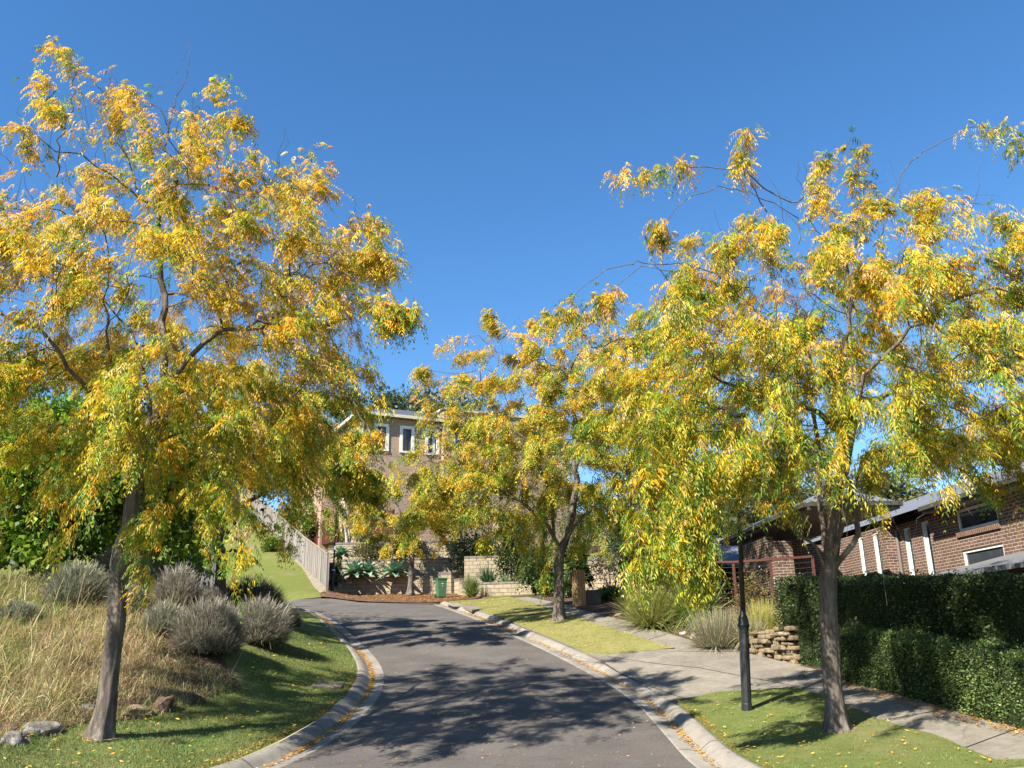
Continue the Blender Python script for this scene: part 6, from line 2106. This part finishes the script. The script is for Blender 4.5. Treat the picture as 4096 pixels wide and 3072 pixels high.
# right tree
b1 = G(838, 731.5); Y1 = b1[1]
zt1, zb1 = at_y(840, 185, Y1)[2], at_y(840, 540, Y1)[2]
cz1 = (zt1 + zb1) / 2
polys = [([b1 - Z3 * .12] + PX([(833, 690, Y1), (830, 640, Y1), (828, 600, Y1), (828.5, 577, Y1)]), None),
         (PX([(828.5, 577, Y1), (842, 564, Y1 - .1), (855, 550, Y1 - .2), (859, 533, Y1 - .3), (852, 505, Y1 - .3), (846, 470, Y1 - .2), (844, 425, Y1), (844, 390, Y1), (844, 345, Y1), (850, 300, Y1), (846, 250, Y1)]), 0),
         (PX([(828.5, 577, Y1), (825, 555, Y1 + .1), (822, 525, Y1 + .3), (818, 480, Y1 + .5), (818, 440, Y1 + .7), (812, 390, Y1 + .8), (806, 330, Y1 + .6)]), 0),
         (PX([(824, 553, Y1 - .1), (801, 537, Y1 - .4), (789, 523, Y1 - .7), (785, 500, Y1 - 1.0), (778, 470, Y1 - 1.3)]), 2),
         (PX([(844, 425, Y1), (830, 428, Y1 - .4), (820, 412, Y1 - .8), (800, 408, Y1 - 1.1), (755, 392, Y1 - 1.5), (709, 377, Y1 - 1.8), (670, 372, Y1 - 2.0)]), 1),
         (PX([(844, 390, Y1), (880, 360, Y1 - .4), (915, 330, Y1 - .7), (945, 310, Y1 - .8)]), 1),
         (PX([(844, 400, Y1), (870, 400, Y1 + .6), (910, 385, Y1 + 1.4), (950, 380, Y1 + 1.8)]), 1),
         (PX([(846, 470, Y1 - .2), (880, 450, Y1 - .9), (920, 440, Y1 - 1.6)]), 1)]
polys[3] = (polys[3][0], 0); polys[4] = (polys[4][0], 0); polys[5] = (polys[5][0], 0); polys[6] = (polys[6][0], 0); polys[7] = (polys[7][0], 0)
# limbs leave the main stems where they start: link each to its nearest stem point through a short first segment
xc = at_y(838, 380, Y1)[0]
env = [((xc + .25, Y1, cz1 + .1), (3.5, 3.5, (zt1 - zb1) / 2 - .2), 3.0),
       ((xc - 1.9, Y1 - .6, cz1 - .9), (2.3, 2.4, 2.2), 1.3),
       ((xc + 2.6, Y1 - .2, cz1 - .2), (2.5, 2.6, 2.5), 1.3),
       ((xc + .2, Y1 - .2, zt1 - 1.5), (2.2, 2.0, 1.2), .5)]
print('Y0', Y0, 'Y1', Y1)
env = scl(env, Y1 / 15, np.array([xc, Y1, cz1]))
sh = [(PX([(790, 205, Y1 - .6), (758, 184, Y1 - .8), (741, 168, Y1 - .9), (693, 166, Y1 - 1.0), (662, 171, Y1 - 1.1), (612, 178, Y1 - 1.2)]), .014, .3),
      (PX([(741, 168, Y1 - .9), (742, 150, Y1 - .9), (750, 126, Y1 - .9)]), .010, .75),
      (PX([(880, 225, Y1 - .2), (887, 204, Y1 - .3), (907, 165, Y1 - .4), (925, 152, Y1 - .5), (970, 126, Y1 - .6), (1010, 130, Y1 - .7), (1022, 150, Y1 - .7)]), .014, .3),
      (PX([(735, 290, Y1 - .8), (710, 270, Y1 - 1), (647, 261, Y1 - 1.2), (616, 266, Y1 - 1.3), (575, 294, Y1 - 1.4), (566, 312, Y1 - 1.4)]), .013, .12),
      (PX([(720, 285, Y1 - .8), (680, 275, Y1 - 1), (640, 266, Y1 - 1.2), (612, 290, Y1 - 1.3), (602, 305, Y1 - 1.3)]), .010, .15),
      (PX([(800, 220, Y1 - .6), (750, 190, Y1 - .9), (720, 188, Y1 - 1), (684, 202, Y1 - 1.1), (665, 220, Y1 - 1.1), (657, 238, Y1 - 1.1)]), .012, .15),
      (PX([(760, 250, Y1 - .6), (730, 225, Y1 - .8), (722, 245, Y1 - .9), (728, 285, Y1 - .9)]), .010, .3),
      (PX([(655, 262, Y1 - 1.2), (654, 248, Y1 - 1.2), (652, 235, Y1 - 1.2)]), .008, 0),
      (PX([(930, 235, Y1 - .4), (955, 205, Y1 - .6), (985, 205, Y1 - .7), (1010, 225, Y1 - .7), (1024, 245, Y1 - .7)]), .011, .3),
      (PX([(815, 210, Y1 - .4), (822, 185, Y1 - .5), (818, 165, Y1 - .5)]), .012, .6),
      (PX([(690, 430, Y1 - 2.0), (700, 480, Y1 - 2.1), (706, 540, Y1 - 2.1), (698, 590, Y1 - 2.1)]), .010, .8),
      (PX([(660, 400, Y1 - 2.0), (650, 450, Y1 - 2.1), (642, 510, Y1 - 2.1), (634, 570, Y1 - 2.1)]), .010, .85),
      (PX([(712, 470, Y1 - 1.8), (692, 520, Y1 - 2.0), (670, 560, Y1 - 2.1), (640, 570, Y1 - 2.1)]), .010, .85),
      (PX([(680, 400, Y1 - 2.0), (676, 470, Y1 - 2.2), (678, 530, Y1 - 2.2), (690, 555, Y1 - 2.2)]), .010, .85),
      (PX([(785, 500, Y1 - 1), (800, 510, Y1 - 1.3), (812, 525, Y1 - 1.4)]), .008, .7)]
gr_r = lambda P: .6 + .3 * np.clip((cz1 - P[:, 2]) / 3.0, -.8, 1)
xlim_r = at_y(716, 520, Y1 - 1.5)[0]; zlim_r = at_y(780, 488, Y1)[2]; zlow_r = at_y(780, 525, Y1)[2]
dn_r = lambda P: np.clip(1.1 - .6 * np.clip((P[:, 2] - cz1) / (zt1 - cz1), 0, 1.2), .3, 2) * np.where((P[:, 0] > xlim_r) & (P[:, 2] < zlim_r), np.where(P[:, 2] < zlow_r, .02, .17), 1)
street_tree('yellow and green street tree with a thick forked trunk on the near right grass island', b1, polys, env, 23, 1600, .128, 18500, 5, .215, .112, .009, gr_r, shoots=sh, density=dn_r, sites_per=2.8, kill=.42, twig=.4)

# middle tree on the verge
b2 = G(558.7, 620.5); Y2 = b2[1]
zt2, zb2 = at_y(560, 322, Y2)[2], at_y(560, 545, Y2)[2]; cz2 = (zt2 + zb2) / 2
polys = [([b2 - Z3 * .12] + PX([(559, 590, Y2), (559, 560, Y2), (560, 550, Y2)]), None),
         (PX([(560, 550, Y2), (554, 535, Y2 - .3), (553, 515, Y2 - .6), (545, 480, Y2 - .9), (530, 440, Y2 - 1.2)]), 0),
         (PX([(560, 550, Y2), (567, 538, Y2 + .2), (572, 520, Y2 + .4), (576, 480, Y2 + .3), (575, 420, Y2), (570, 370, Y2)]), 0),
         (PX([(570, 530, Y2), (600, 500, Y2 - .8), (640, 470, Y2 - 1.2)]), 0),
         (PX([(554, 530, Y2 - .3), (520, 500, Y2 - 1.2), (480, 480, Y2 - 1.8)]), 0)]
x2 = at_y(562, 440, Y2)[0]
env = [((x2 + .3, Y2, cz2 + .25), (4.6, 4.0, (zt2 - zb2) / 2), 3.0), ((x2 - .4, Y2 - .8, cz2 - .8), (3.2, 2.4, 2.2), 1.0),
       ((x2 - 2.6, Y2 - .5, cz2 - 1.2), (2.6, 2.8, 2.4), 1.2),
       ((x2 + 3.0, Y2 - .5, cz2 - .6), (2.6, 2.8, 2.6), 1.0)]
sh = [(PX([(500, 355, Y2 - 1), (480, 335, Y2 - 1), (455, 340, Y2 - 1), (440, 347, Y2 - 1)]), .02, .4),
      (PX([(470, 390, Y2 - 1), (450, 385, Y2 - 1), (430, 400, Y2 - 1), (425, 430, Y2 - 1)]), .02, .5),
      (PX([(480, 370, Y2 - 1), (446, 373, Y2 - 1), (425, 368, Y2 - 1), (419, 372, Y2 - 1)]), .02, .35),
      (PX([(545, 345, Y2 - 1), (550, 325, Y2 - 1), (547, 312, Y2 - 1)]), .02, .5),
      (PX([(500, 340, Y2 - 1), (492, 322, Y2 - 1), (488, 318, Y2 - 1)]), .02, .5)]
xlim_m = at_y(452, 430, Y2)[0]; zlim_m = at_y(452, 478, Y2)[2]; zhi_m = at_y(452, 400, Y2)[2]
dn_m = lambda P: np.where((P[:, 0] < xlim_m) & (P[:, 2] > zlim_m) & (P[:, 2] < zhi_m), .3, 1)
gr_m = lambda P: .6 + .3 * np.clip((cz2 - P[:, 2]) / 3.0, -.9, 1)
street_tree('broad yellow-green street tree standing on the middle verge by the footpath', b2, polys, env, 31, 1500, .155, 25000, 4, .26, .125, .0138, gr_m, density=dn_m, step=.32, r_tip=.009, shoots=sh, kill=.5, twig=.4, sites_per=3.5)

# tree beyond the left lavender
b3 = np.r_[at_y(216, 640, 23.0)[:2], 0]; b3[2] = float(H(b3[0], b3[1])); Y3 = b3[1]
zt3, zb3 = at_y(290, 385, Y3)[2], at_y(290, 500, Y3)[2]; cz3 = (zt3 + zb3) / 2
x3 = at_y(280, 450, Y3)[0]
polys = [([b3 - Z3 * .12, b3 + Z3 * 1.3] + PX([(217, 545, Y3), (222, 520, Y3)]), None),
         (PX([(222, 520, Y3), (240, 480, Y3 - .2), (262, 440, Y3 - .4), (285, 410, Y3 - .5)]), 0),
         (PX([(222, 520, Y3), (215, 480, Y3 + .3), (218, 420, Y3 + .4), (225, 380, Y3 + .3)]), 0),
         (PX([(222, 520, Y3), (250, 500, Y3 + .4), (290, 480, Y3 + .6), (320, 460, Y3 + .8)]), 0)]
env = [((x3 - .6, Y3, cz3 + .2), (2.9, 2.8, (zt3 - zb3) / 2), 3.0), ((x3 + 1.2, Y3, cz3 - .9), (1.7, 2.0, 1.3), 1.2), ((x3 - 2.4, Y3, cz3 + .4), (2.4, 2.4, 2.2), 1.0)]
gr_3 = lambda P: .74 + 0 * P[:, 2]
street_tree('greener street tree behind the lavender, beyond the leaning left tree', b3, polys, env, 41, 800, .13, 12500, 4, .28, .135, .015, gr_3, density=lambda P: np.where(P[:, 2] < at_y(290, 500, Y3)[2], .25, 1), step=.3, r_tip=.008, kill=.55, twig=.5, bark='bark_dark')

# small tree in the mulch below the terraces
b4 = at_y(410, 592.5, 45.8); Y4 = b4[1]
zt4, zb4 = at_y(400, 464, Y4)[2], at_y(400, 548, Y4)[2]; cz4 = (zt4 + zb4) / 2
x4 = at_y(398, 505, Y4)[0]
polys = [([b4 - Z3 * .15] + PX([(411, 575, Y4), (412, 558, Y4), (413, 545, Y4), (413, 535, Y4)]), None),
         (PX([(413, 535, Y4), (404, 515, Y4 - .4), (392, 495, Y4 - .6)]), 0),
         (PX([(413, 535, Y4), (420, 515, Y4 + .2), (424, 490, Y4)]), 0),
         (PX([(413, 535, Y4), (398, 530, Y4 - .4), (380, 518, Y4 - .7)]), 0)]
Y4c = Y4 + 1.6
env = [((x4, Y4c, cz4), (2.6, 2.5, (zt4 - zb4) / 2), 3.0), ((x4 - 1.3, Y4c, cz4 - .5), (1.6, 1.8, 1.4), 1.0), ((x4 + 1.8, Y4c, cz4 + .1), (1.6, 1.8, 1.6), 1.0)]
gr_4 = lambda P: .66 + 0 * P[:, 2]
street_tree('smaller yellow-green street tree in the mulch in front of the terrace walls', b4, polys, env, 53, 550, .13, 6500, 4, .34, .17, .02, gr_4, step=.34, r_tip=.01, kill=.6, twig=.45)

for c_, r_ in ((b0, .25), (b1, .25), (b2, .3)):          # bare soil at the foot of the trunks
    a = np.linspace(0, 2 * np.pi, 22)[:-1]
    rr = r_ * (1 + RNG.normal(0, .14, 21))
    patch('soil', np.c_[c_[0] + rr * np.cos(a), c_[1] + rr * np.sin(a)], M['soil_dry'], .03, .1)
# ------------------------------------------------------------------ fallen leaves
def litter(P, size, cols, w, label, lift=.01):
    n = len(P)
    a = RNG.uniform(0, 2 * np.pi, n)
    d = np.c_[np.cos(a), np.sin(a), RNG.normal(0, .25, n)]
    s_ = np.c_[-np.sin(a), np.cos(a), RNG.normal(0, .25, n)]
    L = (size * RNG.uniform(.5, 1.4, n))[:, None]
    c = P + [0, 0, lift]
    V = np.stack([c - d * L * .5, c + s_ * L * .22, c + d * L * .5, c - s_ * L * .22], 1).reshape(-1, 3)
    V[:, 2] = np.maximum(V[:, 2], np.repeat(P[:, 2], 4) + .003)
    T = np.repeat(jitter_cols(cols, w, n, .2), 4, 0)
    o = np_mesh('fallen_leaves', V, np.arange(4 * n).reshape(n, 4), M['blade'], None, T)
    tag(o, label, 'fallen leaves', kind='stuff')
FL = [(.62, .30, .03), (.66, .42, .06), (.42, .19, .04), (.3, .14, .05)]
def along(C, d0, sd, y0, y1, n, lumps=True):
    S = C[(C[:, 1] > y0) & (C[:, 1] < y1)]
    f_ = RNG.uniform(0, len(S) - 1.01, n * 3)
    if lumps:
        k = np.array([noise.noise((x * .16, 3.3, 0)) for x in f_]); f_ = f_[RNG.uniform(-.5, .55, len(f_)) < k][:n]
    i = f_.astype(int); t_ = S[i + 1] - S[i]; t_ = unit(t_)
    nn_ = np.c_[-t_[:, 1], t_[:, 0]]
    return S[i] + (S[i + 1] - S[i]) * (f_ - i)[:, None] + nn_ * (d0 + RNG.normal(0, sd, len(i)))[:, None]
q = along(LC, .27, .04, 9, 36, 4600)
litter(np.c_[q, zr(q[:, 1]) + .004], .05, FL, [3, 2, 2, 1], 'orange leaves gathered in the left gutter')
q = along(RC, -.27, .045, 9, 41, 3000)
litter(np.c_[q, zr(q[:, 1]) + .004], .05, FL, [3, 2, 2, 1], 'orange leaves gathered in the right gutter')
q = np.vstack([along(LC, .68, .06, 9, 20, 1100), along(RC, -.68, .05, 9, 16, 500)])
litter(np.c_[q, H(q[:, 0], q[:, 1]) + .02], .045, FL, [2, 2, 2, 2], 'small leaves caught along the lawn edges beside the kerbs')
yq = 9.5 + 31 * RNG.uniform(0, 1, 2200) ** 1.3
xq = np.array([RNG.uniform(x_at(LC, y), x_at(RC, y)) for y in yq])
litter(np.c_[xq, yq, zr(yq) + .03], .036, FL, [2, 2, 2, 2], 'few scattered leaves on the asphalt')
q = np.vstack([scatter(left_poly, 650), scatter(isl, 300), scatter(mid, 420)])
litter(np.c_[q, H(q[:, 0], q[:, 1]) + .045], .06, FL[:2] + [(.7, .5, .1)], [2, 2, 2], 'yellow leaves dotted over the lawns')
q = scatter(np.vstack([lowf, (lowf - nl * .35)[::-1]]), 900)
litter(np.c_[q, H(q[:, 0], q[:, 1]) + .012], .05, FL, [3, 1, 2, 2], 'orange leaves along the foot of the low hedge')
q = scatter(conc, 500)
litter(np.c_[q, H(q[:, 0], q[:, 1]) + .012], .045, FL, [2, 2, 2, 2], 'scattered leaves on the concrete footpath')
q = scatter(mul, 3800)
litter(np.c_[q, H(q[:, 0], q[:, 1]) + .03], .11, FL + [(.2, .09, .05)], [2, .7, 3, 3, 3], 'brown and orange leaf litter on the mulch below the walls')
